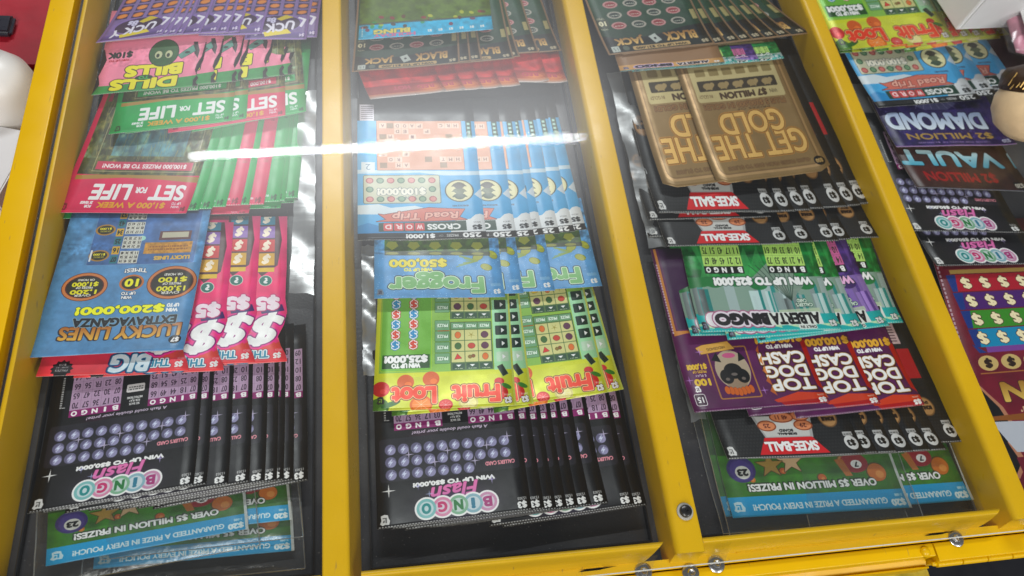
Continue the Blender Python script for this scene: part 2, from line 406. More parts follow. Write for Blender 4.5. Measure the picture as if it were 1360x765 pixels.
def life(c, A, B, txt):
    c.mottle(12, .1, 5)
    c.T('SET', 21, 15, 26, 10, WH, bold=.6); c.T('FOR', 42, 16.5, 8.4, 3.8, WH, bold=.3); c.T('LIFE', 64.5, 15, 29, 10, WH, bold=.6)
    c.T('$1,000 A WEEK', 45, 6, 51, 4.2, (.84, .62, .08), bold=.32); c.T('WIN', 11, 5, 6, 1.7, WH, bold=.1); c.T('UP TO', 11, 7.4, 7, 1.7, WH, bold=.1)
    c.T('FOR', 77, 4.8, 5, 1.8, WH, bold=.15); c.T('25 YEARS!', 79, 7.4, 9, 1.8, WH, bold=.15)
    c.T('$4', 4.5, 3.4, 3.4, 3.2, B, bold=.25); c.leaf(94, 4.2, 2.4, B, A)
    c.poly([(0, 22), (30, 24), (60, 25), (100, 23), (100, 26), (50, 28), (0, 26)], (.62, .48, .22))
    c.rect(0, 27, 96, 120, (.26, .27, .12)); c.mottle(5, .6, 17, 27); c.mottle(3, .9, 19, 27, None, (.50, .48, .24))
    c.rect(18, 40, 76, 60, (.26, .50, .62), .7); c.mottle(4, .8, 23, 38, 62, (.50, .62, .52)); c.mottle(6, .5, 29, 36, 66)
    r = random.Random(5)
    for k in range(150):
        x = r.uniform(2, 94); y = r.uniform(27, 95); c.line(x, y, x + r.uniform(-3, 3), y + r.uniform(5, 12), .35, r.choice(((.56, .50, .24), (.24, .32, .12), (.62, .57, .34), (.34, .42, .18))), .7)
    c.rect(8, 29, 82, 88, (.3, .3, .2), 0, r=2)
    for a in ((6, 29, 86, 29.5), (6, 29, 6.5, 75), (85.5, 29, 86, 75), (6, 74.5, 86, 75)): c.rect(*a, (.70, .66, .52), .8)
    c.rect(8, 30.5, 84, 36, A, .85); c.T('$100,000 PRIZES TO BE WON!', 46, 33.2, 66, 3, (.92, .88, .88), bold=.2)
    c.rect(96, 20, 100, 120, A); c.rect(91, 78, 94, 92, (.5, .1, .2))
    return c


@art('lifepink')
def _(): return life(Cv(120, (.80, .13, .33)), (.80, .13, .33), (.45, .04, .14), 0)


@art('lifegreen')
def _(): return life(Cv(120, (.03, .60, .28)), (.03, .60, .28), (.01, .25, .09), 0)


def plainlife(c, B):
    c.mottle(12, .1, 5); c.T('$4', 5.5, 3.4, 4.6, 4.2, B, bold=.3); c.T('WIN', 12, 4.6, 5, 1.7, WH, bold=.1); c.perf(.5, (.8, .85, .8)); c.rect(9, 70, 9.6, 110, B, .6); c.micro(3, 60, 6, 62, B, 1)
    c.rect(13, 30, 100, 120, (.26, .27, .12)); c.mottle(4, .3, 8, 30, None, (.5, .5, .3))
    return c


@art('pinkplain')
def _(): return plainlife(Cv(120, (.80, .13, .33)), (.50, .05, .16))


@art('greenplain')
def _(): return plainlife(Cv(120, (.03, .60, .28)), (.01, .32, .12))


@art('dills')
def _():
    c = Cv(110, (.92, .55, .65)); c.mottle(10, .06, 3)
    c.poly([(0, 0), (100, 0), (100, 12), (78, 11), (60, 13), (30, 15), (0, 17)], (.20, .55, .28)); c.mottle(6, .12, 7, 0, 17)
    c.poly([(0, 0), (7, 0), (8, 10), (5, 16), (8, 24), (7, 32), (3, 42), (1, 60), (0, 60)], (.10, .07, .07))
    c.poly([(7, 40), (11, 47), (13, 62), (9, 62), (6, 50)], (.12, .08, .08))
    c.poly([(10, 50), (23, 41), (27, 46), (13, 58)], (.34, .55, .50), out=(.4, (.10, .12, .10))); c.ell(18, 49, 2.6, 1.6, (.10, .15, .12))
    c.T('DILLS', 55, 10.5, 60, 13, (.90, .86, .14), bold=1.5, bend=.8, out=((.8, (.10, .07, .05)),))
    c.T('BILLS', 48, 28, 52, 13, (.90, .86, .14), bold=1.5, bend=.8, out=((.8, (.10, .07, .05)),))
    c.ell(56, 19, 8.5, 3.6, (.04, .24, .12)); c.T('TO', 56, 19, 9, 4, (.25, .62, .30), bold=.4)
    c.ell(41, 50, 14, 17, (.14, .32, .12), out=(.8, (.04, .08, .03))); c.mottle(3, .15, 51, 36, 60)
    for x in (36, 46): c.ell(x, 48, 3.6, 5, (.72, .74, .58), out=(.3, BK)); c.ell(x + .6, 47, 1.6, 2.6, (.05, .12, .04))
    c.T('$10K', 83, 52, 22, 8, (.06, .10, .06), bold=.7); c.T('WIN UP TO', 83, 44.5, 19, 2.2, (.65, .08, .15), bold=.15)
    c.poly([(100, 0), (96, 14), (99, 26), (97, 36), (95, 46), (99, 60), (100, 60)], (.10, .07, .07))
    c.rect(60, 62, 100, 110, (.92, .55, .65))
    c.perf(.6, (.55, .55, .5))
    return c


@art('purple')
def _():
    c = Cv(120, (.47, .38, .58)); c.mottle(10, .15, 3); c.grad(0, 14, (.26, .18, .36), (.44, .34, .60))
    c.rect(0, 0, 100, 3, (.55, .44, .68)); c.rect(0, 0, 3.5, 120, (.55, .44, .68)); c.rect(96.5, 0, 100, 120, (.55, .44, .68))
    c.ell(50, 32, 40, 20, (.50, .40, .64)); c.ell(50, 31, 36, 17, (.24, .14, .26))
    c.poly([(26, 12), (68, 5), (72, 13), (34, 20)], (.86, .78, .24)); c.poly([(26, 44), (46, 36), (54, 40), (40, 50)], (.76, .68, .16))
    for g, x, y, r in (('L', 14, 34, 24), ('U', 30, 28, 8), ('C', 46, 23, 2), ('K', 62, 21, -6), ('Y', 80, 17, -16)): c.T(g, x, y, 13, 15, (.88, .86, .92), bold=.9, rot=r)
    c.T('8s', 62, 37, 14, 11, (.80, .78, .88), bold=.8, out=((.5, (.35, .25, .5)),))
    c.T('$4', 9, 9, 8, 6, (.85, .8, .9), bold=.3)
    for j in range(4):
        for i in range(4):
            x = 14 + i * 24; y = 56 + j * 16
            c.rect(x - 9, y - 6.5, x + 9, y + 6.5, (.19, .11, .27)); c.ell(x, y, 8, 4.6, (.74, .42, .14), rot=-6); c.ell(x, y, 6, 3.2, (.84, .54, .22), rot=-6, al=.7)
    return c


@art('bling')
def _():
    c = Cv(70, (.14, .66, .82)); c.mottle(4, .2, 3)
    c.grad(19, 70, (.32, .42, .06), (.30, .36, .06)); c.mottle(5, .3, 9, 19)
    r = random.Random(3)
    for k in range(26):
        x = r.uniform(2, 98); c.ell(x, r.uniform(11, 26), 2.2, 1.6, r.choice(((.55, .10, .20), (.10, .55, .30), (.35, .16, .10), (.75, .75, .2))), .75, rot=r.uniform(0, 90))
    c.rect(0, 17.5, 100, 19.5, (.30, .16, .08), .6)
    c.T('BLING', 76, 8.5, 26, 5, (.86, .80, .40), bold=.5, out=((.4, (.2, .4, .4)),)); c.T('HOLIDAY', 74, 3.6, 30, 4, (.80, .45, .62), bold=.4)
    for k in range(6): c.T('$2', 8 + k * 8, 6, 3, 3, WH, bold=.15)
    c.micro(97, 4, 98, 16, WH, 6)
    return c


@art('blackjack')
def _():
    c = Cv(110, (.10, .12, .11)); c.mottle(8, .3, 3)
    c.grad(15, 110, (.08, .18, .12), (.10, .30, .18)); c.mottle(2, .15, 5, 15)
    c.poly([(0, 13), (50, 11), (100, 12), (100, 24), (80, 17), (50, 19), (20, 26), (0, 28)], (.04, .045, .045))
    c.T('BLACK', 27, 15.5, 30, 10, ((.86, .72, .45), (.52, .36, .16)), bold=.5, out=((.5, (.12, .07, .03)),)); c.T('JACK', 76, 15.5, 26, 10, ((.86, .72, .45), (.52, .36, .16)), bold=.5, out=((.5, (.12, .07, .03)),))
    c.poly([(46, 12), (53, 9), (57, 18), (50, 21)], (.68, .70, .68)); c.ell(51.5, 15, 1.2, 1.4, BK)
    c.rect(22, 2.5, 76, 7.5, (.72, .60, .42), r=1.5); c.T('WIN UP TO $21,000', 49, 5, 48, 3, (.08, .07, .05), bold=.2)
    c.T('$5', 7, 6, 6, 4, (.75, .70, .60), bold=.3); c.rect(88, 2.5, 95, 9.5, (.72, .74, .72)); c.T('15', 91.5, 6, 4, 4, (.35, .4, .4)); c.ell(82, 6, 3, 3, (.35, .38, .34))
    for j in range(5):
        for i in range(4):
            x = 22 + i * 19; y = 34 + j * 13
            c.ell(x, y, 7, 4.4, ((.62, .60, .56), (.70, .50, .50))[(i + j) % 2]); c.ell(x, y, 5, 3, ((.12, .16, .14), (.5, .14, .16))[(i + j) % 2]); c.micro(x - 4, y - 1, x + 4, y + 1, (.8, .8, .75), 1)
    c.rect(2.5, 34, 7, 46, (.62, .58, .40)); c.ell(93, 38, 6, 8, (.20, .22, .16)); c.T('10', 93, 38, 6, 5, (.85, .82, .7), bold=.4); c.T('WIN', 93, 31, 6, 2, (.8, .8, .7)); c.T('TIMES!', 93, 44, 7, 2, (.8, .8, .7))
    TA = (.56, .45, .35)
    c.rect(0, 0, 100, 1.4, TA); c.rect(0, 0, 1.8, 110, TA); c.rect(98.2, 0, 100, 110, TA)
    return c


@art('red')
def _():
    c = Cv(70, (.72, .12, .14)); c.mottle(14, .35, 3)
    c.grad(0, 9, (.80, .78, .78), (.80, .45, .32)); c.grad(9, 26, (.64, .20, .10), (.52, .05, .10))
    c.glow(16, 14, 20, 10, (.95, .58, .26), .9); c.glow(60, 18, 20, 8, (.72, .16, .12), .6)
    c.T('RED', 22, 18, 22, 7, (.74, .20, .30), bold=.5); c.T('HOT', 54, 19, 22, 7, (.74, .22, .32), bold=.5); c.micro(8, 28, 90, 31, (.75, .4, .4), 1, .6)
    c.perf(.6, (.7, .68, .68))
    return c


@art('crossword')
def _():
    c = Cv(150, (.26, .62, .82)); c.mottle(12, .08, 3)
    c.rect(0, 0, 100, 7, (.05, .06, .07)); c.T('250', 11.5, 3.6, 14, 4.6, WH, bold=.4); c.T('PRIZES', 27, 3.6, 9, 2.6, (.8, .8, .8), bold=.1); c.T('OF', 36, 3.6, 3.4, 2, (.8, .8, .8)); c.T('$1,000!', 52, 3.6, 22, 4.6, WH, bold=.4)
    cl = [(0, 8)]
    r = random.Random(2)
    cl = [(0, 7), (0, 24)] + [(3 + k * 4, 24 + r.uniform(-1.8, 1.8) - k * .8) for k in range(6)] + [(28, 7)]
    c.poly(cl, (.86, .87, .88))
    c.poly([(62, 7), (64, 16), (74, 18), (82, 14), (92, 18), (100, 15), (100, 7)], (.10, .50, .72))
    c.poly([(40, 30), (55, 35), (74, 33), (84, 37), (100, 36), (100, 27), (70, 26), (40, 24)], (.86, .87, .88), .9)
    c.T('$5', 6.5, 12, 7, 5, (.12, .14, .16), bold=.35); c.T('28324', 6, 17, 6, 1.6, (.4, .4, .4))
    c.poly([(15, 8.5), (84, 8.5), (84, 17.5), (15, 19)], (.05, .22, .15))
    c.T('CROSS', 33, 13.2, 26, 5.4, WH, bold=.4)
    for k, g in enumerate('WORD'): c.rect(48.5 + k * 8.2, 9.6, 55.5 + k * 8.2, 17, (.76, .22, .24), r=.6, out=(.2, (.9, .5, .5))); c.T(g, 52 + k * 8.2, 13.3, 4.4, 4.4, (.95, .85, .85), bold=.3)
    c.poly([(14, 20), (20, 23), (15, 31), (44, 33), (80, 26), (84, 27), (78, 21), (86, 19), (50, 19)], (.78, .42, .36), out=(.5, (.30, .12, .10))); c.T('Road Trip', 47, 25.4, 52, 8.5, (.88, .66, .60), rot=-2, shear=.2, bold=.4, out=((.45, (.45, .12, .12)),))
    c.rect(34, 38, 95, 66, (.72, .72, .62), r=1, out=(.7, (.30, .36, .32))); c.T('$100,000!', 65, 50, 38, 7, (.86, .84, .78), bold=.6, out=((.4, (.25, .32, .35)),)); c.T('WIN UP TO', 65, 43, 24, 3, (.35, .42, .40), bold=.2)
    for j, y in enumerate((42, 52, 61)):
        for i in range(7):
            if j == 1 and 0 < i < 6: continue
            k = (i + j) % 2; c.ell(40 + i * 8.4, y, 3.1, 3, ((.55, .16, .18), (.10, .30, .20))[k]); c.ell(40 + i * 8.4, y, 2.2, 2.1, ((.75, .45, .42), (.42, .55, .42))[k])
    c.ell(18, 50, 12, 11.5, (.18, .20, .16)); c.ell(18, 50, 11, 10.5, (.82, .80, .62))
    for y, k in ((44.5, (.14, .24, .14)), (50, (.30, .34, .20)), (55.5, (.20, .18, .10))): c.ell(18, y, 4.4, 3.4, k); c.poly([(11.5, y - 1), (24.5, y - 1), (22, y + 2), (14, y + 2)], k)
    c.T('SEARCH & WIN', 18, 34.6, 13, 1.6, (.12, .2, .3), bold=.1)
    c.poly([(0, 40), (6, 46), (0, 52)], (.85, .86, .88), .9); c.poly([(30, 66), (50, 69), (100, 68), (100, 72), (0, 70), (0, 66)], (.84, .86, .88), .8)
    c.rect(12, 72, 84, 124, (.80, .56, .44), out=(.4, (.35, .25, .2)))
    for j in range(8):
        for i in range(11):
            if r.random() < .42: c.rect(14 + i * 6.2, 74 + j * 6, 19.8 + i * 6.2, 79.6 + j * 6, (.86, .74, .66), .9); c.T(r.choice('ABCDEFGHILMNOPRSTU'), 17 + i * 6.2, 76.8 + j * 6, 2.6, 3.2, (.42, .22, .16), bold=.1)
            elif r.random() < .2: c.rect(14 + i * 6.2, 74 + j * 6, 19.8 + i * 6.2, 79.6 + j * 6, (.45, .36, .20), .8)
    c.rect(86, 70, 97, 80, (.80, .84, .86)); c.T('2', 91.5, 75, 4, 6, (.4, .5, .6))
    c.rect(3, 100, 8, 146, (.08, .24, .18)); 
    for k in range(10): c.rect(4.4, 102 + k * 4.4, 6.8, 104.6 + k * 4.4, (.7, .85, .8))
    c.rect(0, 124, 100, 150, (.06, .08, .09)); c.rect(86, 124, 98, 142, (.78, .76, .80))
    for k in range(7): c.rect(87, 126 + k * 2.2, 97, 127 + k * 2.2, (.3, .28, .32), .8)
    return c


@art('frog')
def _():
    c = Cv(90, (.34, .58, .78)); c.mottle(8, .12, 3)
    r = random.Random(9)
    for k in range(420):
        x = r.uniform(0, 100); y = r.uniform(0, 60); q = r.uniform(.3, 1.1); c.ell(x, y, q, q, (.30, .56, .80), .7, n=8); c.ell(x + q * .25, y + q * .2, q * .45, q * .45, (.62, .82, .93), .8, n=8)
    c.T('Frogger', 52, 15, 72, 19, (.46, .68, .42), bold=1.0, out=((.7, (.84, .92, .82)), (1.4, (.10, .22, .22))))
    c.T('$50,000', 66, 34, 44, 7.6, (.86, .80, .12), bold=.6, out=((.35, (.30, .34, .05)),)); c.T('WIN UP TO', 66, 27.4, 22, 2.8, (.88, .84, .2), bold=.25)
    c.T('$3', 5.5, 6, 5, 4.6, WH, bold=.3); c.rect(2, 11, 10, 14, (.6, .75, .85), .5, r=1); c.leaf(95.5, 6, 2.8, (.45, .52, .60), (.2, .1, .2))
    for x, y, a in ((12, 30, 20), (18, 40, -30), (6, 42, 50)): c.ell(x, y, 4.6, 3, (.58, .60, .12), rot=a, out=(.3, (.18, .25, .06)))
    for k in range(7): c.line(18, 36, 32 + 4 * math.cos(k), 30 + k * 2, .8, (.52, .58, .16), .8)
    c.rect(8, 42, 92, 90, (.24, .36, .08)); c.mottle(4, .5, 8, 42); c.rect(8, 41, 92, 45, (.16, .20, .06))
    for k in range(5):
        x = 18 + k * 17; c.ell(x, 43, 5, 1.3, (.5, .5, .12)); c.poly([(x - 5, 50), (x, 46), (x + 5, 50), (x + 3, 54), (x - 3, 54)], (.58, .60, .14))
    return c


def fruit_icon(c, x, y, k, r=2.7):
    O = (.25, (.18, .16, .10))
    if k == 0: c.ell(x, y, r, r * .85, (.70, .22, .12), out=O)
    elif k == 1: c.poly([(x - r, y - r * .4), (x + r, y - r * .7), (x + r * .2, y + r)], (.76, .16, .12), out=O)
    elif k == 2: c.ell(x, y, r * .9, r, (.20, .38, .14), out=O)
    elif k == 3: c.spark(x, y, r * 1.2, (.55, .50, .15), 1, 5)
    elif k == 4: c.ell(x, y, r * 1.1, r * .7, (.84, .70, .12), rot=-20, out=O)
    elif k == 5: c.ell(x, y, r, r, (.34, .16, .26), out=O)
    elif k == 6: c.ell(x - r * .4, y + .6, r * .5, r * .5, (.5, .3, .1), out=O); c.ell(x + r * .5, y, r * .5, r * .5, (.5, .4, .1), out=O)
    else: c.ell(x, y, r * .8, r, (.80, .42, .12), out=O)


@art('fruit')
def _():
    c = Cv(125, (.76, .78, .22)); c.mottle(12, .1, 3)
    c.grad(28, 125, (.50, .68, .28), (.50, .66, .28))
    c.grad(28, 88, (.60, .80, .62), (.62, .82, .66), 0, 14)
    c.rect(0, 26, 100, 29.5, (.76, .78, .14)); c.rect(97, 0, 100, 125, (.78, .80, .14)); c.rect(0, 0, 1.4, 125, (.80, .84, .40))
    for x, y, r, k in ((95, 17, 6, (.70, .10, .08)), (78, 22, 6, (.76, .34, .06)), (60, 24, 6, (.76, .34, .06)), (11, 11, 6, (.72, .14, .10)), (96, 3, 7, (.24, .40, .08))):
        c.ell(x, y, r, r, k); c.ell(x - r * .3, y - r * .3, r * .4, r * .35, tuple(min(1, v + .15) for v in k), .7)
    for x, y, r, k in ((67, 4, 8, (.80, .40, .06)), (34, 4, 7, (.78, .74, .46)), (50, 3, 5, (.70, .14, .12))):
        c.ell(x, y, r, r * .9, k); c.ell(x, y, r * .8, r * .7, tuple(min(1, v + .1) for v in k)); 
        for q in range(8): c.line(x, y, x + r * .75 * math.cos(q * .785), y + r * .65 * math.sin(q * .785), .25, WH, .6)
    c.ell(11, 20, 3.6, 3, (.72, .14, .14)); c.ell(6, 16, 4, 1.8, (.20, .44, .12), rot=30); c.ell(88, 5, 7, 2, (.16, .36, .08), rot=-20)
    c.T('Fruit', 28, 11, 33, 13, (.84, .22, .06), bold=.9, out=((.5, (.88, .76, .55)), (1.1, (.40, .08, .04)))); c.T('Loot', 72, 11.5, 30, 12.5, (.84, .22, .06), bold=.9, out=((.5, (.88, .76, .55)), (1.1, (.40, .08, .04))))
    c.T('$2', 5.5, 4.8, 4.6, 5, WH, bold=.35, out=((.3, (.3, .05, .05)),)); c.T('29416', 5.5, 9, 5, 1.6, WH); c.leaf(95, 8, 2.8, (.12, .14, .10), (.5, .6, .2))
    c.rect(60, 31, 96, 100, (.42, .66, .22), r=2, out=(.5, (.60, .74, .10))); c.grad(33, 44, (.08, .24, .05), (.16, .38, .07), 61, 95)
    c.T('WIN UP TO', 78, 35.2, 20, 3.4, WH, bold=.35); c.T('$25,000!', 78, 40.6, 30, 5.6, WH, bold=.6, out=((.3, (.05, .15, .04)),))
    for j in range(7):
        for i in range(2):
            y = 52 + j * 8.4; x = 73 + i * 13; k = (i + j) % 2
            c.T('$', x, y, 4.4, 6.4, WH, bold=.9, out=((.5, ((.62, .16, .10), (.08, .40, .60))[k]),)); c.T('$', x, y, 4.2, 6.2, ((.76, .22, .12), (.10, .50, .70))[k], bold=.3)
    c.ell(50, 62, 5, 4.6, (.84, .38, .05), out=(.4, (.9, .7, .3)))
    for yb in (30, 72):
        c.rect(14.5, yb, 46, yb + 40, (.28, .40, .20), out=(.4, (.62, .76, .12)))
        for k in range(3): c.rect(15.5 + k * 10, yb + .8, 24.4 + k * 10, yb + 5.6, (.10, .26, .16)); c.poly([(18 + k * 10, yb + 4.6), (22 + k * 10, yb + 4.6), (20 + k * 10, yb + 2.8)], WH); c.micro(17 + k * 10, yb + 1.2, 23 + k * 10, yb + 2.2, (.8, .8, .7), 1)
        for j in range(3):
            for i in range(3):
                c.rect(15.5 + i * 10, yb + 6.6 + j * 9, 25 + i * 10, yb + 15 + j * 9, (.78, .77, .52)); fruit_icon(c, 20.2 + i * 10, yb + 10.8 + j * 9, (7, 6, 1, 5, 0, 2, 5, 3, 7, 4, 2, 1, 0, 4, 1, 6)[(i + j * 3 + (yb > 50) * 4) % 16])
        for k in range(4): c.rect(46.5, yb + 6 + k * 9, 57, yb + 14 + k * 9, (.42, .60, .44), out=(.3, (.16, .34, .10))); c.T('PRIZE', 51.7, yb + 10 + k * 9, 8, 2.6, (.85, .92, .85), bold=.2, out=((.2, (.1, .25, .12)),))
        for k in range(3): c.rect(15.5 + k * 10, yb + 34, 25 + k * 10, yb + 39, (.42, .60, .44)); c.T('PRIZE', 20.2 + k * 10, yb + 36.5, 7, 2.4, (.85, .92, .85), bold=.2, out=((.2, (.1, .25, .12)),))
    for j in range(7): c.rect(3, 36 + j * 11, 12, 44 + j * 11, (.03, .16, .11) if j else (.7, .8, .7), r=.8); c.poly([(5, 40 + j * 11), (7.5, 38 + j * 11), (7.5, 42 + j * 11)], WH)
    c.poly([(8, 24), (12, 32), (8, 34), (4, 26)], (.10, .16, .12), out=(.3, (.6, .7, .5)))
    return c


@art('bingoteal')
def _(): return alberta(False)


@art('bingopurple')
def _(): return alberta(True)


def alberta(pur):
    c = Cv(100, (.16, .60, .56) if not pur else (.52, .40, .66)); c.mottle(10, .15, 3)
    r = random.Random(4)
    S = (.06, .52, .54) if not pur else (.58, .46, .72)
    c.rect(0, 0, 100, 12, (.08, .64, .64))
    for k in range(9):
        x = k * 12 - 6; c.poly([(x, 2), (x + 8, 4), (x + 16, 3), (x + 16, 4.2), (x + 8, 5.6), (x, 3.4)], (.82, .90, .72), .8)
    c.rect(0, 12, 100, 36, (.50, .60, .55) if not pur else (.50, .40, .66))
    for k in range(26):
        x = r.uniform(-2, 98); w = r.uniform(3, 8); h = r.uniform(14, 34); g = r.uniform(.28, .85)
        c.rect(x, 11, x + w, 11 + h * .72, (g * .9, g, g) if not pur else (g * .8, g * .65, g), .9)
        if r.random() < .4: c.rect(x, 11, x + w * .4, 11 + h * .72, (.06, .48, .46) if not pur else (.3, .2, .5), .8)
    for k in range(14): c.ell(r.uniform(0, 100), 33 + r.uniform(-2, 2), 7, 4, (.10, .42, .20) if not pur else (.22, .14, .34), .9)
    c.rect(0, 36, 100, 100, (.08, .40, .18) if not pur else (.25, .16, .40)); c.mottle(4, .55, 8, 36)
    for k in range(10): c.poly([(r.uniform(0, 20) + k * 9, 36), (k * 9 + 4, 37), (k * 10 + 6, 66), (k * 10, 64)], (.30, .66, .36) if not pur else (.5, .38, .68), .45)
    c.poly([(28, 20), (36, 30), (52, 36), (38, 46), (22, 40), (16, 30)], (.50, .56, .52), .9)
    for k in range(8): c.line(28, 20, 18 + k * 5, 44, .5, (.12, .2, .16), .8)
    c.poly([(10, 12), (26, 8), (40, 10), (40, 14), (10, 15)], (.72, .78, .66), .8)
    c.T('WIN UP TO $25,000!', 45, 33.6, 72, 5.2, WH if not pur else (.9, .7, .85), bold=.6, out=((.4, (.05, .15, .12)),))
    c.rect(60, 1.5 + 2, 94, 13, (.88, .86, .88), r=4.6, out=(.7, (.62, .34, .46))); c.T('BiNGO', 68, 8.2, 38, 6.6, (.06, .04, .07), bold=.9, out=((1.2, (.88, .84, .88)), (2, (.64, .40, .52))))
    c.rect(11, 4, 49, 12.6, (.86, .88, .86), r=1); c.T('ALBERTA', 30, 8.2, 35, 7, (.05, .04, .05), bold=.5); c.rect(17, 1, 30, 4, (.86, .88, .86), r=.8); c.T('ONLY IN', 23, 2.4, 11, 1.8, BK, bold=.1)
    c.T('$2', 4.5, 4.6, 4.4, 4, WH, bold=.3, out=((.3, (.05, .2, .22)),)); c.T("CALLER'S", 20, 17.2, 12, 2.2, (.8, .85, .8), bold=.2, out=((.3, (.1, .25, .2)),)); c.T('CARD', 21, 20, 7, 2.2, (.8, .85, .8), bold=.2, out=((.3, (.1, .25, .2)),))
    c.leaf(96, 4, 2.6, (.12, .16, .2), (.5, .5, .6))
    for x0, f in ((10, [['14', '21', '38', '53', '73'], ['10', '18', '33', '60', '61']]), (57, [['12', '21', '45', '48', '67'], ['11', '17', '43', '51', '75']])):
        c.rect(x0, 38.5, x0 + 29, 43.5, (.03, .05, .03))
        for i, g in enumerate('BINGO'): c.T(g, x0 + 2.9 + i * 5.8, 41, .9 if g == 'I' else 3, 3.2, WH, bold=.25)
        numgrid(c, x0, 43.5, 29, 5, 5, 7, (.66, .80, .42) if not pur else (.74, .38, .56), (.12, .16, .08), 3, f)
    c.perf(.6, (.8, .85, .8))
    return c


@art('bingoorange')
def _():
    c = Cv(60, (.76, .58, .36)); c.mottle(8, .12, 3)
    c.rect(0, 0, 100, 2.2, (.10, .42, .44))
    c.T('ALBERTA', 30, 8.6, 30, 6.4, (.10, .07, .10), bold=.5, out=((.8, (.86, .82, .84)),)); c.T('BiNGO', 68, 8.8, 34, 6.4, (.10, .07, .10), bold=.8, out=((1.3, (.74, .66, .80)),))
    c.T('$2', 7, 7, 5, 4, WH, bold=.3); c.leaf(94, 8, 3, (.35, .35, .45), (.6, .5, .5)); c.rect(0, 16, 100, 60, (.55, .42, .30))
    return c


@art('gold')
def _():
    c = Cv(120, (.54, .44, .29)); c.mottle(14, .08, 3)
    r0 = 8
    L = (.66, .54, .38); D = (.34, .25, .14)
    c.rect(4, 4, 96, 116, L, r=7); c.rect(6, 6, 94, 114, D, .6, r=6); c.rect(7, 7, 93, 113, (.52, .42, .27), r=5)
    c.T('40,000 PRIZES FROM $100 TO $1,000!', 50, 10.5, 72, 3, (.50, .38, .24), bold=.1, out=((.25, D),))
    c.T('GET THE', 50, 26, 80, 18, (.84, .68, .40), bold=.5, bend=.3, out=((.5, (.40, .26, .10)), (1.2, (.66, .48, .22))))
    c.T('GOLD', 50, 43.5, 56, 16, (.84, .68, .40), bold=.6, out=((.5, (.40, .26, .10)), (1.2, (.66, .48, .22))))
    c.T('PRIZES OF', 44, 54, 30, 1.5, D, bold=.1); c.T('PLUS 5 $200,000 IN GOLD!', 50, 58, 74, 4.4, (.52, .38, .22), bold=.3, out=((.3, (.25, .13, .05)),))
    c.rect(10, 61.5, 90, 108, (.72, .66, .48), r=2)
    c.T('WIN', 20, 66, 7, 3, (.2, .15, .08)); c.T('$7 MILLION', 48, 66, 42, 5.4, (.26, .18, .08), bold=.5); c.T('IN GOLD!', 82, 66, 12, 2.6, (.3, .2, .1))
    c.rect(14, 70, 86, 78.5, (.22, .18, .11), r=1)
    for k in range(5):
        x = 23 + k * 13.5; c.ell(x, 74, 4.6, 2.6, (.58, .50, .34)); c.ell(x - 4, 75.2, 2, 1.8, (.58, .50, .34)); c.rect(x - 3, 71, x - 1.6, 73, (.58, .5, .34)); c.rect(x + 1.6, 71, x + 3, 73, (.58, .5, .34))
    for j in range(3):
        for i in range(6): c.rect(14 + i * 12.4, 82 + j * 8, 23 + i * 12.4, 88 + j * 8, (.52, .45, .28), r=1)
    c.ell(6.8, 8.4, 4.8, 3.6, (.06, .04, .02)); c.T('$50', 6.8, 8.6, 5.8, 3, (.70, .58, .38), bold=.3)
    return c


@art('skee')
def _():
    c = Cv(125, (.075, .075, .08)); c.mottle(12, .25, 3)
    for j in range(14):
        for i in range(44): c.ell(1 + i * 2.3 + (j % 2) * 1.1, 1.5 + j * 2.4, .75, .8, (.14, .14, .145), .9, n=8)
    c.poly([(28, 30), (72, 30), (72 - 5, 14), (32, 14)], (.62, .62, .62)); c.poly([(30, 30), (70, 30), (66, 15), (34, 15)], (.74, .74, .73))
    c.poly([(25, 2.2), (76, 2.2), (68, 14.5), (33, 14.5)], (.76, .05, .10)); c.T('SKEE-BALL', 50.5, 8, 38, 6.4, WH, bold=.5, shear=.1, sh=(.5, .4, (.35, .02, .04)))
    c.T('SKEE-BALL', 50, 17, 14, 1.4, (.1, .1, .1), bold=.15); c.T('BOARD', 50, 19.4, 10, 1.8, (.1, .1, .1), bold=.15)
    for x, y, t in ((36, 23, '29'), (63, 23, '25'), (36, 30, 'X'), (50, 29, '48 11')): c.ell(x, y, 7 if len(t) < 4 else 9, 4, (.52, .26, .14)); c.ell(x, y, 6 if len(t) < 4 else 8, 3.2, (.78, .50, .34)); c.T(t, x, y, 4.6 if len(t) < 4 else 9, 3, (.3, .1, .08), bold=.1)
    for x, y in ((16, 28), (93, 60)): c.ell(x, y, 7, 7.4, (.42, .30, .17)); c.ell(x, y, 6, 6.4, (.62, .47, .30)); c.T('BONUS', x, y - 1, 9, 2.6, (.16, .1, .05), bold=.4); c.T('SPOT', x, y + 3, 7, 2, (.16, .1, .05), bold=.2)
    c.ell(6.5, 9, 4.8, 5.2, (.80, .80, .80)); c.rect(3, 14, 10, 17, (.66, .66, .66)); c.T('$3', 6.5, 9, 5, 4.4, (.06, .06, .06), bold=.4); c.micro(3.8, 14.6, 9.4, 16.4, (.3, .3, .3), 1)
    c.leaf(95, 5.5, 3.1)
    c.perf(.7)
    c.rect(8, 50, 84, 74, (.58, .05, .08)); c.rect(12, 78, 84, 104, (.70, .60, .60)); c.rect(12, 104, 84, 112, (.70, .56, .10))
    for k in range(10): c.rect(14, 80 + k * 2.3, 82, 81 + k * 2.3, (.25, .18, .2), .7)
    return c


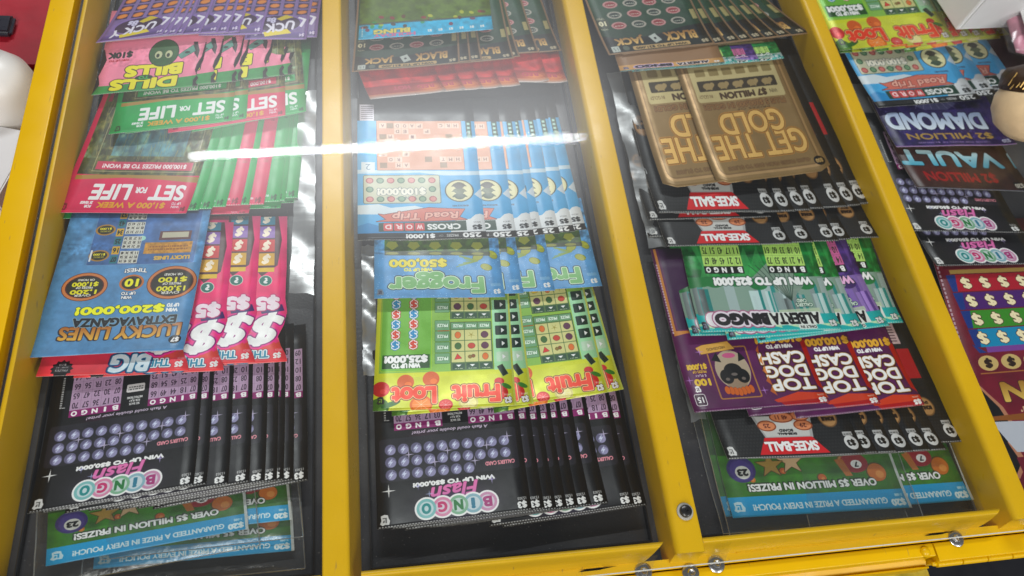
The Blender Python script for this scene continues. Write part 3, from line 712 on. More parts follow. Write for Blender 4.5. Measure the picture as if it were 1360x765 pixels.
@art('dog')
def _():
    c = Cv(130, (.32, .09, .29)); c.mottle(14, .2, 3)
    GO = ((.90, .80, .62), (.72, .52, .26))
    for k, (t, w) in enumerate((('TOP', 32), ('DOG', 32), ('CASH', 34))):
        y = 16 + k * 10.5; c.T(t, 21 + (0, 1, 1)[k], y, w, 8.4, WH, bold=.45, out=((.5, (.66, .48, .26)), (1.1, (.16, .04, .06))))
    c.poly([(1, 4), (18, 7), (36, 3), (34, 0), (0, 0)], (.60, .05, .06)); c.poly([(0, 8), (20, 10), (40, 5), (38, 3), (0, 4)], (.74, .22, .08)); c.poly([(0, 10), (3, 14), (4, 50), (0, 50)], (.66, .10, .06))
    for k in range(5): c.poly([(36 + k * .6, 8 + k * 8), (40, 12 + k * 8), (37, 16 + k * 8)], (.76, .42, .10), .8)
    c.T('$5', 4, 3, 5, 3.6, WH, bold=.35); c.T('28396', 4, 6.6, 5, 1.2, WH)
    c.T('$100,000!', 20, 52, 36, 6, (.84, .64, .22), bold=.6, out=((.3, (.25, .1, .05)),)); c.T('WIN UP TO', 21, 46, 20, 2.6, WH, bold=.35)
    c.rect(47, 8, 78, 48, (.62, .44, .22), r=1.5); c.rect(48, 9, 77, 47, (.30, .06, .28), r=1)
    c.ell(62, 30, 13, 15, (.66, .60, .52)); c.ell(62, 21, 8, 7, (.56, .48, .40)); c.poly([(50, 38), (54, 44), (56, 36)], (.06, .05, .05)); c.poly([(76, 38), (71, 44), (69, 36)], (.06, .05, .05))
    for x in (56, 68): c.ell(x, 25, 5, 5.5, (.05, .04, .04)); c.ell(x, 23, 1.6, 1.2, (.4, .36, .34))
    c.ell(62, 29, 7, 6, (.06, .05, .05)); c.ell(62, 26.5, 2.4, 1.2, (.62, .58, .56), .6)
    for k in range(7): c.ell(53 + k * 3, 13 + abs(k - 3) * .6, 1.9, 3, (.74, .36, .10), out=(.2, (.4, .15, .03)))
    c.ell(62, 41, 5, 2, (.72, .35, .50))
    c.poly([(56, 46), (82, 43), (85, 48), (80, 50), (60, 52)], (.80, .62, .30), out=(.3, (.4, .25, .1))); c.T('HEDGEHOG', 70, 47, 14, 2, (.1, .08, .05), rot=-6)
    c.T('100', 87, 22, 11, 4.6, (.84, .70, .20), bold=.5); c.T('E-PLAY', 87, 27, 8, 1.8, WH); c.T('PRIZES OF', 87, 30, 10, 1.8, (.84, .7, .2), bold=.1); c.T('$1,000!', 88, 34, 14, 4.2, (.84, .70, .20), bold=.4)
    c.rect(89, 5, 96, 13, (.2, .04, .17), r=1, out=(.5, WH)); c.T('15', 92.5, 9, 4, 4, WH, bold=.2); c.leaf(92, 17, 2.2, WH, (.2, .04, .17))
    for x, y in ((83, 45), (44, 13), (42, 57), (96, 24)): c.spark(x, y, 3.5, (.70, .52, .80), .9)
    c.poly([(88, 60), (98, 58), (98, 130), (96, 130), (96, 62), (40, 62), (40, 60)], (.72, .48, .22)); c.rect(0, 63, 94, 130, (.20, .06, .22))
    for k in range(26): c.rect(97.8, 60 + k * 2.2, 98.9, 61.5 + k * 2.2, (.85, .8, .85), .8)
    c.perf(.6, (.6, .5, .6))
    return c


@art('diamond')
def _():
    c = Cv(80, (.14, .09, .30)); c.mottle(7, .5, 3); c.mottle(5, .5, 9, 0, None, (.25, .18, .45))
    r = random.Random(3)
    for k in range(60): c.spark(r.uniform(0, 100), r.uniform(0, 40), r.uniform(.4, 1.4), (.6, .6, .85), .8)
    c.poly([(40, 36), (60, 36), (70, 42), (50, 60), (30, 42)], (.40, .42, .55), .7)
    for k in range(6): c.line(50, 60, 32 + k * 7, 37, .3, (.8, .8, .9), .7)
    c.rect(0, 0, 100, 1, (.55, .42, .62))
    c.T('DIAMOND', 55, 25, 82, 15, ((.84, .88, .92), (.60, .66, .78)), bold=1.0, out=((.6, (.05, .04, .16)),))
    c.T('$2 MILLION', 50, 10.5, 72, 6.5, (.64, .52, .26), bold=.3); c.T('100,000 TOP PRIZES OF $2,000,000', 50, 4, 60, 1.6, (.7, .6, .8)); c.T('$20', 6, 4.4, 6, 3.6, (.75, .75, .85), bold=.3)
    return c


@art('vault')
def _():
    c = Cv(80, (.20, .11, .09)); c.mottle(8, .5, 3); c.mottle(5, .5, 9, 0, None, (.22, .12, .07))
    c.glow(70, 14, 30, 10, (.30, .05, .05), .8)
    c.T('MILLION VAULT', -4, 27, 205, 12, ((.30, .62, .72), (.78, .86, .88)), bold=1.0, out=((.5, (.05, .03, .03)),)); c.T('$2 MILLION', 55, 11.5, 62, 9, (.56, .05, .06), bold=.4)
    c.rect(4, 2, 12, 8, (.05, .04, .04)); c.T('$20', 8, 5, 7, 4, (.8, .78, .74), bold=.3); c.rect(0, 0, 100, .8, (.3, .3, .35))
    for k in range(5): c.rect(14, 34 + k * 3, 96, 35 + k * 3, (.3, .28, .26), .4)
    return c


@art('slot')
def _():
    c = Cv(240, (.40, .07, .15)); c.mottle(14, .2, 3)
    M = (.24, .03, .09)
    for x in (76, 60, 44, 28): pass
    for j, k in enumerate(((.62, .08, .16), (.28, .12, .40), (.22, .50, .14), (.06, .50, .66))):
        y = 168 - j * 17; c.rect(0, y, 88 - j * 1.5, y + 16, k)
        c.poly([(88 - j * 1.5, y), (92 - j * 1.5, y), (94 - j * 1.5, y + 16), (86.5 - j * 1.5, y + 16)], (.10, .20, .46))
        for i in range(5): c.T('$', 80 - i * 15, y + 8, 6.4, 10.5, (.92, .87, .72), bold=.5, shear=-.2, out=((.5, (.25, .1, .1)),))
    c.rect(0, 112, 80, 117, (.45, .25, .55)); c.poly([(80, 112), (90, 120), (86, 112)], (.10, .20, .46))
    c.rect(0, 185, 90, 189, (.66, .55, .30)); c.rect(0, 190, 94, 240, (.30, .05, .10))
    for i in range(4): c.ell(82 - i * 17, 103, 7.4, 6.6, (.74, .64, .42)); c.T('$', 82 - i * 17, 103, 4.6, 7.6, (.15, .08, .04), bold=.7)
    c.rect(20, 94, 90, 95, (.6, .4, .2))
    c.T('MILLION', 30, 78, 96, 15, ((.82, .70, .36), (.58, .42, .16)), bold=1.1, out=((.5, (.15, .04, .04)),)); c.T("SPIN'", 60, 63, 20, 4, (.76, .62, .5), bold=.3)
    c.poly([(100, 92), (93, 84), (82, 66), (78, 50), (84, 40), (80, 22), (90, 10), (100, 10)], (.66, .46, .36)); c.poly([(100, 90), (95, 84), (85, 66), (81, 50), (88, 38), (84, 22), (92, 12), (100, 10)], (.03, .025, .03))
    c.poly([(96, 56), (0, 50), (0, 58), (60, 60), (96, 59)], (.50, .30, .12))
    c.poly([(94, 55), (60, 53), (58, 28), (84, 30)], (.70, .72, .76)); c.poly([(56, 53), (20, 52), (26, 30), (50, 40)], (.66, .68, .72)); c.line(58, 52, 50, 34, 1.2, (.3, .12, .1))
    c.rect(0, 0, 86, 26, (.38, .06, .15))
    for k in range(30): c.rect(97.3, 110 + k * 4, 98.6, 112.6 + k * 4, (.8, .75, .8), .8)
    return c

# ------------------------------------------------------------------ materials
MATS = {}


def nodes(name):
    m = bpy.data.materials.new(name); m.use_nodes = True
    nt = m.node_tree; b = nt.nodes['Principled BSDF']
    return m, nt, b


def N(nt, t, **kw):
    n = nt.nodes.new(t)
    for k, v in kw.items(): setattr(n, k, v)
    return n


def noise(nt, scale, detail=3, coord='Object', rough=.5):
    tc = N(nt, 'ShaderNodeTexCoord'); n = N(nt, 'ShaderNodeTexNoise')
    n.inputs['Scale'].default_value = scale; n.inputs['Detail'].default_value = detail; n.inputs['Roughness'].default_value = rough
    nt.links.new(tc.outputs[coord], n.inputs['Vector'])
    return n


def ramp(nt, src, p0, c0, p1, c1):
    r = N(nt, 'ShaderNodeValToRGB'); e = r.color_ramp.elements
    e[0].position = p0; e[0].color = (*c0, 1); e[1].position = p1; e[1].color = (*c1, 1)
    nt.links.new(src, r.inputs[0]); return r.outputs[0]


def plain(name, col, rough=.5, metal=0, var=.08, scale=30, bump=0, bscale=200, coat=0, spec=.5, rv=.08):
    if name in MATS: return MATS[name]
    m, nt, b = nodes(name)
    n = noise(nt, scale, 4)
    lo = tuple(max(0, c * (1 - var)) for c in col); hi = tuple(min(1, c * (1 + var)) for c in col)
    nt.links.new(ramp(nt, n.outputs[0], .3, lo, .7, hi), b.inputs['Base Color'])
    n2 = noise(nt, scale * 2.3, 3)
    nt.links.new(ramp(nt, n2.outputs[0], .3, (max(0, rough - rv),) * 3, .7, (min(1, rough + rv),) * 3), b.inputs['Roughness'])
    b.inputs['Metallic'].default_value = metal; b.inputs['Coat Weight'].default_value = coat; b.inputs['Specular IOR Level'].default_value = spec
    if bump:
        n3 = noise(nt, bscale, 3); bp = N(nt, 'ShaderNodeBump'); bp.inputs['Strength'].default_value = bump; bp.inputs['Distance'].default_value = .001
        nt.links.new(n3.outputs[0], bp.inputs['Height']); nt.links.new(bp.outputs[0], b.inputs['Normal'])
    MATS[name] = m; return m


def yellow_metal():
    m, nt, b = nodes('yellow_powder_coat')
    n = noise(nt, 14, 4); c = ramp(nt, n.outputs[0], .3, (.68, .395, .0), .7, (.74, .44, .0))
    # scuffs: sparse grey scratches and brown grime specks
    tc = N(nt, 'ShaderNodeTexCoord'); mp = N(nt, 'ShaderNodeMapping'); mp.inputs['Scale'].default_value = (420, 60, 120)
    s = N(nt, 'ShaderNodeTexNoise'); s.inputs['Scale'].default_value = 1; s.inputs['Detail'].default_value = 2
    nt.links.new(tc.outputs['Object'], mp.inputs[0]); nt.links.new(mp.outputs[0], s.inputs['Vector'])
    mk = ramp(nt, s.outputs[0], .70, (0, 0, 0), .78, (.7, .7, .7))
    mx = N(nt, 'ShaderNodeMixRGB'); nt.links.new(mk, mx.inputs[0]); nt.links.new(c, mx.inputs[1]); mx.inputs[2].default_value = (.32, .20, .05, 1)
    nt.links.new(mx.outputs[0], b.inputs['Base Color'])
    n2 = noise(nt, 40, 4); nt.links.new(ramp(nt, n2.outputs[0], .3, (.27,) * 3, .75, (.42,) * 3), b.inputs['Roughness'])
    n3 = noise(nt, 900, 2); bp = N(nt, 'ShaderNodeBump'); bp.inputs['Strength'].default_value = .05; bp.inputs['Distance'].default_value = .0004
    b.inputs['Specular IOR Level'].default_value = .3
    nt.links.new(n3.outputs[0], bp.inputs['Height']); nt.links.new(bp.outputs[0], b.inputs['Normal'])
    return m


def clear_lid():
    """acrylic sheet: mostly see-through, mirror-like with a scuffed, hazy second lobe"""
    m, nt, b = nodes('scuffed_clear_acrylic'); nt.nodes.remove(b); out = nt.nodes['Material Output']
    tr = N(nt, 'ShaderNodeBsdfTransparent'); tr.inputs[0].default_value = (.97, .98, .975, 1)
    tc = N(nt, 'ShaderNodeTexCoord'); sx = N(nt, 'ShaderNodeSeparateXYZ'); nt.links.new(tc.outputs['Object'], sx.inputs[0])
    # the middle sheet area is worn by hands: grainy micro-scratches
    rg = N(nt, 'ShaderNodeMapRange'); rg.inputs[1].default_value = -.035; rg.inputs[2].default_value = .0; nt.links.new(sx.outputs[0], rg.inputs[0])
    gr = noise(nt, 900, 3, rough=.6); bp = N(nt, 'ShaderNodeBump'); bp.inputs['Distance'].default_value = .0001
    ms = N(nt, 'ShaderNodeMath', operation='MULTIPLY'); ms.inputs[1].default_value = .045; nt.links.new(rg.outputs[0], ms.inputs[0]); nt.links.new(ms.outputs[0], bp.inputs['Strength'])
    nt.links.new(gr.outputs[0], bp.inputs['Height'])
    g1 = N(nt, 'ShaderNodeBsdfGlossy'); g1.inputs['Roughness'].default_value = .02; nt.links.new(bp.outputs[0], g1.inputs['Normal'])
    g2 = N(nt, 'ShaderNodeBsdfGlossy'); g2.inputs['Roughness'].default_value = .25
    sm = noise(nt, 9, 4); sw = ramp(nt, sm.outputs[0], .35, (.86,) * 3, .7, (.95,) * 3)
    g3 = N(nt, 'ShaderNodeBsdfGlossy'); g3.inputs['Roughness'].default_value = .31
    mh = N(nt, 'ShaderNodeMixShader'); mh.inputs[0].default_value = .5; nt.links.new(g2.outputs[0], mh.inputs[1]); nt.links.new(g3.outputs[0], mh.inputs[2])
    mg = N(nt, 'ShaderNodeMixShader'); nt.links.new(sw, mg.inputs[0]); nt.links.new(g1.outputs[0], mg.inputs[1]); nt.links.new(mh.outputs[0], mg.inputs[2])
    fr = N(nt, 'ShaderNodeFresnel'); fr.inputs[0].default_value = 1.49
    ge = N(nt, 'ShaderNodeNewGeometry'); inv = N(nt, 'ShaderNodeMath', operation='SUBTRACT'); inv.inputs[0].default_value = 1; nt.links.new(ge.outputs['Backfacing'], inv.inputs[1])
    mu = N(nt, 'ShaderNodeMath', operation='MULTIPLY'); nt.links.new(fr.outputs[0], mu.inputs[0]); nt.links.new(inv.outputs[0], mu.inputs[1])
    mu2 = N(nt, 'ShaderNodeMath', operation='MULTIPLY'); mu2.inputs[1].default_value = 1.3; nt.links.new(mu.outputs[0], mu2.inputs[0])
    mx = N(nt, 'ShaderNodeMixShader'); nt.links.new(mu2.outputs[0], mx.inputs[0]); nt.links.new(tr.outputs[0], mx.inputs[1]); nt.links.new(mg.outputs[0], mx.inputs[2])
    nt.links.new(mx.outputs[0], out.inputs[0])
    return m


def clear_film(name, alpha, rough, bump, bscale, tint=(.95, .96, .96), stretch=(1, 1, 1)):
    m, nt, b = nodes(name); nt.nodes.remove(b); out = nt.nodes['Material Output']
    tr = N(nt, 'ShaderNodeBsdfTransparent'); tr.inputs[0].default_value = (*tint, 1)
    g = N(nt, 'ShaderNodeBsdfGlossy'); g.inputs['Roughness'].default_value = rough
    d = N(nt, 'ShaderNodeBsdfDiffuse'); d.inputs[0].default_value = (.8, .82, .84, 1)
    tc = N(nt, 'ShaderNodeTexCoord'); mp = N(nt, 'ShaderNodeMapping'); mp.inputs['Scale'].default_value = stretch
    n = N(nt, 'ShaderNodeTexNoise'); n.inputs['Scale'].default_value = bscale; n.inputs['Detail'].default_value = 3; n.inputs['Distortion'].default_value = .8
    nt.links.new(tc.outputs['Object'], mp.inputs[0]); nt.links.new(mp.outputs[0], n.inputs['Vector'])
    bp = N(nt, 'ShaderNodeBump'); bp.inputs['Strength'].default_value = bump; bp.inputs['Distance'].default_value = .002
    nt.links.new(n.outputs[0], bp.inputs['Height']); nt.links.new(bp.outputs[0], g.inputs['Normal'])
    a = N(nt, 'ShaderNodeMixShader'); a.inputs[0].default_value = .22; nt.links.new(g.outputs[0], a.inputs[1]); nt.links.new(d.outputs[0], a.inputs[2])
    mx = N(nt, 'ShaderNodeMixShader'); mx.inputs[0].default_value = alpha; nt.links.new(tr.outputs[0], mx.inputs[1]); nt.links.new(a.outputs[0], mx.inputs[2])
    nt.links.new(mx.outputs[0], out.inputs[0])
    return m


YEL = yellow_metal(); LID = clear_lid()
CLEAR_BAG = clear_film('clear_plastic_sleeve', .075, .2, .4, 45)
CRINKLE = clear_film('crinkled_clear_plastic', .36, .30, .3, 22, stretch=(.6, 1.6, 1))
MAT_BLACK = plain('black_liner', (.022, .021, .025), .42, var=.25, scale=20, bump=.15, bscale=500)
def dusty(m, density=.71, col=(.20, .19, .18)):
    nt = m.node_tree; b = nt.nodes['Principled BSDF']; src = b.inputs['Base Color'].links[0].from_socket
    n = noise(nt, 700, 2); f = ramp(nt, n.outputs[0], density, (0, 0, 0), density + .05, (1, 1, 1))
    n2 = noise(nt, 12, 3); s2 = ramp(nt, n2.outputs[0], .4, (0, 0, 0), .7, (.22, .22, .22))
    ad = N(nt, 'ShaderNodeMath', operation='ADD'); ad.use_clamp = True; nt.links.new(f, ad.inputs[0]); nt.links.new(s2, ad.inputs[1])
    mx = N(nt, 'ShaderNodeMixRGB'); nt.links.new(ad.outputs[0], mx.inputs[0]); nt.links.new(src, mx.inputs[1]); mx.inputs[2].default_value = (*col, 1)
    nt.links.new(mx.outputs[0], b.inputs['Base Color'])


dusty(MAT_BLACK)
MAT_RIM = plain('black_moulded_rim', (.02, .02, .022), .16, var=.2, rv=.04)
MAT_STEEL = plain('zinc_steel', (.55, .55, .55), .25, 1)
MAT_BLACKMET = plain('black_screw_head', (.015, .015, .015), .3)
MAT_PAPER = plain('paper_edge', (.62, .62, .60), .7)
MAT_BROWN = plain('brown_card_edge', (.30, .24, .15), .6)


def ticket_material(name, rough=.36, foil=0.0):
    im = ART[name]().image('print_' + name)
    m, nt, b = nodes('printed_' + name)
    t = N(nt, 'ShaderNodeTexImage'); t.image = im; t.interpolation = 'Linear'; t.extension = 'EXTEND'
    nt.links.new(t.outputs[0], b.inputs['Base Color'])
    n2 = noise(nt, 60, 3); nt.links.new(ramp(nt, n2.outputs[0], .3, (rough - .06,) * 3, .7, (rough + .1,) * 3), b.inputs['Roughness'])
    b.inputs['Metallic'].default_value = foil
    n3 = noise(nt, 25, 2); bp = N(nt, 'ShaderNodeBump'); bp.inputs['Strength'].default_value = .35; bp.inputs['Distance'].default_value = .0015
    nt.links.new(n3.outputs[0], bp.inputs['Height']); nt.links.new(bp.outputs[0], b.inputs['Normal'])
    return m


# ------------------------------------------------------------------ helpers for meshes and objects
def link(name, bm, mats, parent=None, smooth=False, loc=None):
    me = bpy.data.meshes.new(name); bm.normal_update(); bm.to_mesh(me); bm.free()
    for m in (mats if isinstance(mats, (list, tuple)) else [mats]): me.materials.append(m)
    if smooth: me.polygons.foreach_set('use_smooth', [True] * len(me.polygons))
    o = bpy.data.objects.new(name, me); COL.objects.link(o)
    if parent: o.parent = parent
    if loc: o.location = loc
    return o


def tag(o, label=None, cat=None, group=None, kind=None):
    if label: o['label'] = label
    if cat: o['category'] = cat
    if group: o['group'] = group
    if kind: o['kind'] = kind
    return o


def empty(name, loc, rz=0):
    o = bpy.data.objects.new(name, None); COL.objects.link(o); o.location = loc; o.rotation_euler = (0, 0, rz); o.empty_display_size = .01
    return o


def box(bm, x0, y0, z0, x1, y1, z1, mi=0, M=None):
    v = [bm.verts.new(p) for p in ((x0, y0, z0), (x1, y0, z0), (x1, y1, z0), (x0, y1, z0), (x0, y0, z1), (x1, y0, z1), (x1, y1, z1), (x0, y1, z1))]
    if M:
        for q in v: q.co = M @ q.co
    for f in ((3, 2, 1, 0), (4, 5, 6, 7), (0, 1, 5, 4), (1, 2, 6, 5), (2, 3, 7, 6), (3, 0, 4, 7)):
        bm.faces.new([v[i] for i in f]).material_index = mi


def sweep(bm, prof, a, b, axis='y', cap=True):
    """closed profile [(p,z)] swept along an axis from a to b"""
    rings = []
    for t in (a, b):
        rings.append([bm.verts.new((p, t, z) if axis == 'y' else (t, p, z)) for p, z in prof])
    n = len(prof)
    for i in range(n):
        j = (i + 1) % n; bm.faces.new((rings[0][i], rings[0][j], rings[1][j], rings[1][i]))
    if cap: bm.faces.new(rings[0]); bm.faces.new(rings[1][::-1])
    bmesh.ops.recalc_face_normals(bm, faces=bm.faces)


def lathe(bm, prof, n=24, M=None, mi=0):
    rings = []
    for r, z in prof: rings.append([bm.verts.new((r * math.cos(2 * math.pi * k / n), r * math.sin(2 * math.pi * k / n), z)) for k in range(n)])
    if M:
        for rr in rings:
            for v in rr: v.co = M @ v.co
    for i in range(len(prof) - 1):
        for k in range(n): bm.faces.new((rings[i][k], rings[i][(k + 1) % n], rings[i + 1][(k + 1) % n], rings[i + 1][k])).material_index = mi
    for rr in (rings[0][::-1], rings[-1]):
        try: bm.faces.new(rr).material_index = mi
        except Exception: pass


def arc(cx, cz, r, a0, a1, n=5):
    return [(cx + r * math.cos(math.radians(a0 + (a1 - a0) * k / n)), cz + r * math.sin(math.radians(a0 + (a1 - a0) * k / n))) for k in range(n + 1)]


# ------------------------------------------------------------------ the yellow display case
FLOOR = -.036
Y0, Y1 = .056, .78
case = empty('ticket_display_case', (0, 0, FLOOR))
tag(case, 'bright yellow metal counter case with dividers, black compartments and a clear hinged lid', 'display case')


def cpart(name, bm, mat, smooth=False, par=None, label=None):
    o = link(name, bm, mat, smooth=smooth); o.parent = par or case
    if par is None or par == case: o.matrix_parent_inverse = Matrix.Translation((0, 0, -FLOOR))
    if label: o['label'] = label
    return o


def smooth_by_angle(o, ang=40):
    me = o.data
    me.polygons.foreach_set('use_smooth', [True] * len(me.polygons))
    try: me.set_sharp_from_angle(angle=math.radians(ang))
    except Exception: pass


def divider(xl, xr, fl, fr, r=.0035, r2=.0015, y1=Y1):
    prof = [(fl, FLOOR)] + arc(xl + r, -r, r, 180, 90) + arc(xr - r2, -r2, r2, 90, 0) + [(fr, FLOOR)]
    bm = bmesh.new(); sweep(bm, prof, Y0 + .004, y1)
    # front end rounds down
    for v in bm.verts:
        if abs(v.co.y - (Y0 + .004)) < 1e-5 and v.co.z < -.01: v.co.y -= .006
    o = cpart('divider', bm, YEL); smooth_by_angle(o); return o


divider(-.0282, -.0112, -.0292, -.0048, .0014, .003)
divider(.2012, .2217, .2036, .2228, .0045, .0015)
divider(.4665, .4843, .4690, .4850, .0045, .0015)
divider(.821, .840, .820, .841)
# left side: inner ridge that rolls over, black slot, flat outer rail
prof = [(-.2262, FLOOR)] + arc(-.2238, -.0028, .0025, 180, 60) + [(-.2215, -.006), (-.2196, -.020), (-.2190, FLOOR)]
bm = bmesh.new(); sweep(bm, prof, Y0 - .02, Y1); smooth_by_angle(cpart('side_wall', bm, YEL), 60)
prof = [(-.2508, -.05)] + arc(-.2503, -.0005, .0008, 180, 90) + arc(-.2332, -.0005, .0008, 90, 0) + [(-.2326, -.05)]
bm = bmesh.new(); sweep(bm, prof, Y0 - .02, Y1); smooth_by_angle(cpart('outer_rail', bm, YEL), 60)
bm = bmesh.new(); box(bm, -.2326, Y0 - .02, -.03, -.2262, Y1, -.012); cpart('slot_channel', bm, MAT_BLACK)

bays = ((-.2190, -.0292), (-.0048, .2036), (.2228, .4690), (.4850, .820))
for k, (a, b) in enumerate(bays):
    bm = bmesh.new(); box(bm, a, .0685, FLOOR - .002, b, Y1, FLOOR); cpart('compartment_floor', bm, MAT_BLACK)
    # moulded black tray rim standing inside the bay
    bm = bmesh.new()
    w = .0012
    for (x0, y0, x1, y1) in ((a + .006, .0735, a + .006 + w, Y1), (b - .006 - w, .0735, b - .006, Y1), (a + .006, .0735, b - .006, .0735 + w)):
        box(bm, x0, y0, FLOOR, x1, y1, FLOOR + .0055)
    bmesh.ops.bevel(bm, geom=bm.edges[:], offset=.0004, segments=1, affect='EDGES')
    cpart('tray_rim', bm, MAT_RIM)
    # front lip of the bay: rounded roll, sloping face, recess with a slot
    xa, xb = a + (.0 if k != 1 else .0), b - (.0085 if k in (1, 2) else 0)
    prof = [(.0692, FLOOR), (.0692, -.006)] + arc(.0672, -.0055, .0022, 20, 160, 6) + [(.0625, -.0085), (.0605, -.0145), (.0595, -.0200), (.0595, FLOOR)]
    bm = bmesh.new(); sweep(bm, prof, xa, xb, 'x')
    for v in bm.verts:                       # right end tapers off like a folded tab
        if abs(v.co.x - xb) < 1e-5 and k in (1, 2): v.co.x -= max(0, (.0692 - v.co.y)) * 1.1
    smooth_by_angle(cpart('front_lip', bm, YEL), 50)
    # recess under the lip
    bm = bmesh.new(); L = xb - xa
    box(bm, xa + .03, .0588, -.033, xb - .04, .0596, -.0195); cpart('recess_rib', bm, YEL)
    bm = bmesh.new()
    v = [bm.verts.new(p) for p in ((xb - .052, .0586, -.0198), (xb - .030, .0586, -.0198), (xb - .044, .0572, -.0198), (xb - .058, .0572, -.0198))]
    bm.faces.new(v); bmesh.ops.solidify(bm, geom=bm.faces[:], thickness=.0004)
    cpart('slot', bm, MAT_BLACK)

# ledge, gap and the lower door bar in front
bm = bmesh.new(); prof = [(.0596, -.05), (.0596, -.0205), (.0540, -.0215), (.0532, -.0225), (.0532, -.05)]; sweep(bm, prof, -.2508, .84, 'x'); cpart('front_ledge', bm, YEL)
bm = bmesh.new()
prof = [(.0522, -.05)] + arc(.0512, -.0225, .001, 0, 90, 3) + arc(.0440, -.0225, .001, 90, 180, 3) + [(.0425, -.034), (.0380, -.036), (.0374, -.0335), (.0362, -.0335), (.0355, -.05)]
sweep(bm, prof, -.2508, .408, 'x'); smooth_by_angle(cpart('door_bar', bm, YEL), 40)
bm = bmesh.new()
prof = [(.0522, -.05)] + arc(.0512, -.0225, .001, 0, 90, 3) + arc(.0400, -.0225, .001, 90, 180, 3) + [(.0390, -.05)]
sweep(bm, prof, .4095, .80, 'x'); smooth_by_angle(cpart('door_bar', bm, YEL), 40)
bm = bmesh.new(); lathe(bm, [(.0001, .003), (.002, .0027), (.0036, .0012), (.004, -.002)], 20, Matrix.Translation((.4000, .0465, -.0215))); cpart('bar_stop', bm, YEL, True)
# piano hinge
hin = empty('hinge', (.40, .038, -.026)); hin.parent = case; hin.matrix_parent_inverse = Matrix.Translation((0, 0, -FLOOR))
for k in range(18):
    x = .409 + k * .0216
    bm = bmesh.new(); lathe(bm, [(.0019, 0), (.0026, .0004), (.0026, .0205), (.0019, .0209)], 14, Matrix.Translation((x - .40, 0, 0)) @ Matrix.Rotation(math.radians(90), 4, 'Y'))
    if k % 2 == 0: box(bm, x - .40 + .0008, .0005, .0008, x - .40 + .0205, .009, .0024)
    o = link('knuckle', bm, YEL, smooth=False); o.parent = hin
    smooth_by_angle(o, 50)
bm = bmesh.new(); lathe(bm, [(.0001, .0012), (.0012, .0008), (.0016, -.0004), (.0016, -.003)], 14, Matrix.Translation((.0065, 0, 0)) @ Matrix.Rotation(math.radians(-90), 4, 'Y')); o = link('pin', bm, YEL, smooth=True); o.parent = hin

# screw in the divider, and the steel cam buttons that hold the lid
sc = empty('screw', (.2128, .0866, 0)); sc.parent = case; sc.matrix_parent_inverse = Matrix.Translation((0, 0, -FLOOR))
bm = bmesh.new(); lathe(bm, [(.0034, 0), (.0058, 0), (.0060, .0006), (.0054, .0011), (.0034, .0012)], 28); o = link('washer', bm, plain('grey_rubber', (.42, .40, .36), .5), sc, True)
bm = bmesh.new(); lathe(bm, [(.0001, .0030), (.0010, .0030), (.0011, .0042), (.0030, .0041), (.0040, .0034), (.0043, .0022), (.0043, .0012)], 28); o = link('screw_head', bm, MAT_BLACKMET, sc); smooth_by_angle(o, 35)
for x in (.1830, .2165, .2365, .4290, .4960, .690, .02, -.10):
    y = .0535 if x != .2165 else .0495
    s2 = empty('cam_button', (x, y, -.0215)); s2.parent = case; s2.matrix_parent_inverse = Matrix.Translation((0, 0, -FLOOR))
    bm = bmesh.new(); lathe(bm, [(.0001, .0002), (.0056, .0002), (.0061, .0008), (.0056, .0012), (.0038, .0014)], 28); o = link('washer', bm, MAT_STEEL, s2); smooth_by_angle(o, 35)
    bm = bmesh.new(); lathe(bm, [(.0009, .0008), (.0010, .0024), (.0022, .0028), (.0029, .0022), (.0031, .0010)], 6); o = link('nut', bm, MAT_STEEL, s2)
    # clear folded tab rising from the button to the underside of the lid
    if x not in (.2165,):
        bm = bmesh.new(); pts = [(.001, .003), (.0035, .006), (.0058, .012), (.0072, .0195)]
        for dx0, dx1 in ((-.0065, .0065),):
            rr = []
            for y_, z_ in pts: rr.append([bm.verts.new((dx0 * (1 - z_ * 6), y_, z_)), bm.verts.new((dx1 * (1 - z_ * 6), y_, z_))])
            for i in range(3): bm.faces.new((rr[i][0], rr[i][1], rr[i + 1][1], rr[i + 1][0]))
        bmesh.ops.solidify(bm, geom=bm.faces[:], thickness=.0006)
        link('clear_tab', bm, CLEAR_BAG, s2)

# the clear lid
bm = bmesh.new(); box(bm, -.2262, .0520, .0010, .84, Y1, .0038)
bmesh.ops.bevel(bm, geom=[e for e in bm.edges], offset=.0004, segments=1, affect='EDGES')
lid = cpart('clear_lid', bm, LID)
# front edge of the sheet: its bright glint painted as a pale opaque strip
bm = bmesh.new(); box(bm, -.2262, .0513, .0014, .84, .0519, .0036); cpart('lid_front_edge', bm, plain('acrylic_edge_highlight', (.55, .56, .52), .15))

# counter under and beyond
bm = bmesh.new(); box(bm, -1.2, -1.0, -.33, 1.6, 1.6, -.30); tag(link('floor', bm, plain('dark_floor', (.006, .007, .012), .6)), kind='structure')

# ------------------------------------------------------------------ tickets
TM = {}


def tmat(d):
    if d not in TM:
        rough = {'flash': .40, 'skee': .42, 'gold': .38, 'fruit': .30, 'red': .3}.get(d, .36)
        foil = {'gold': .35, 'red': .3, 'fruit': .12}.get(d, 0)
        TM[d] = ticket_material(d, rough, foil)
    return TM[d]


ART_H = {}
PROF = {  # die-cut left-hand edges: (height along the ticket in units, inset in units)
    'big': [(0, 0), (5, .5), (12, 4), (22, 8), (34, 3), (44, 1), (60, 3), (80, 2), (135, 2)],
    'dills': [(0, 1), (4, 4), (8, 5), (14, 3), (18, 6), (25, 7), (32, 3), (42, 1), (60, 0), (110, 0)],
}


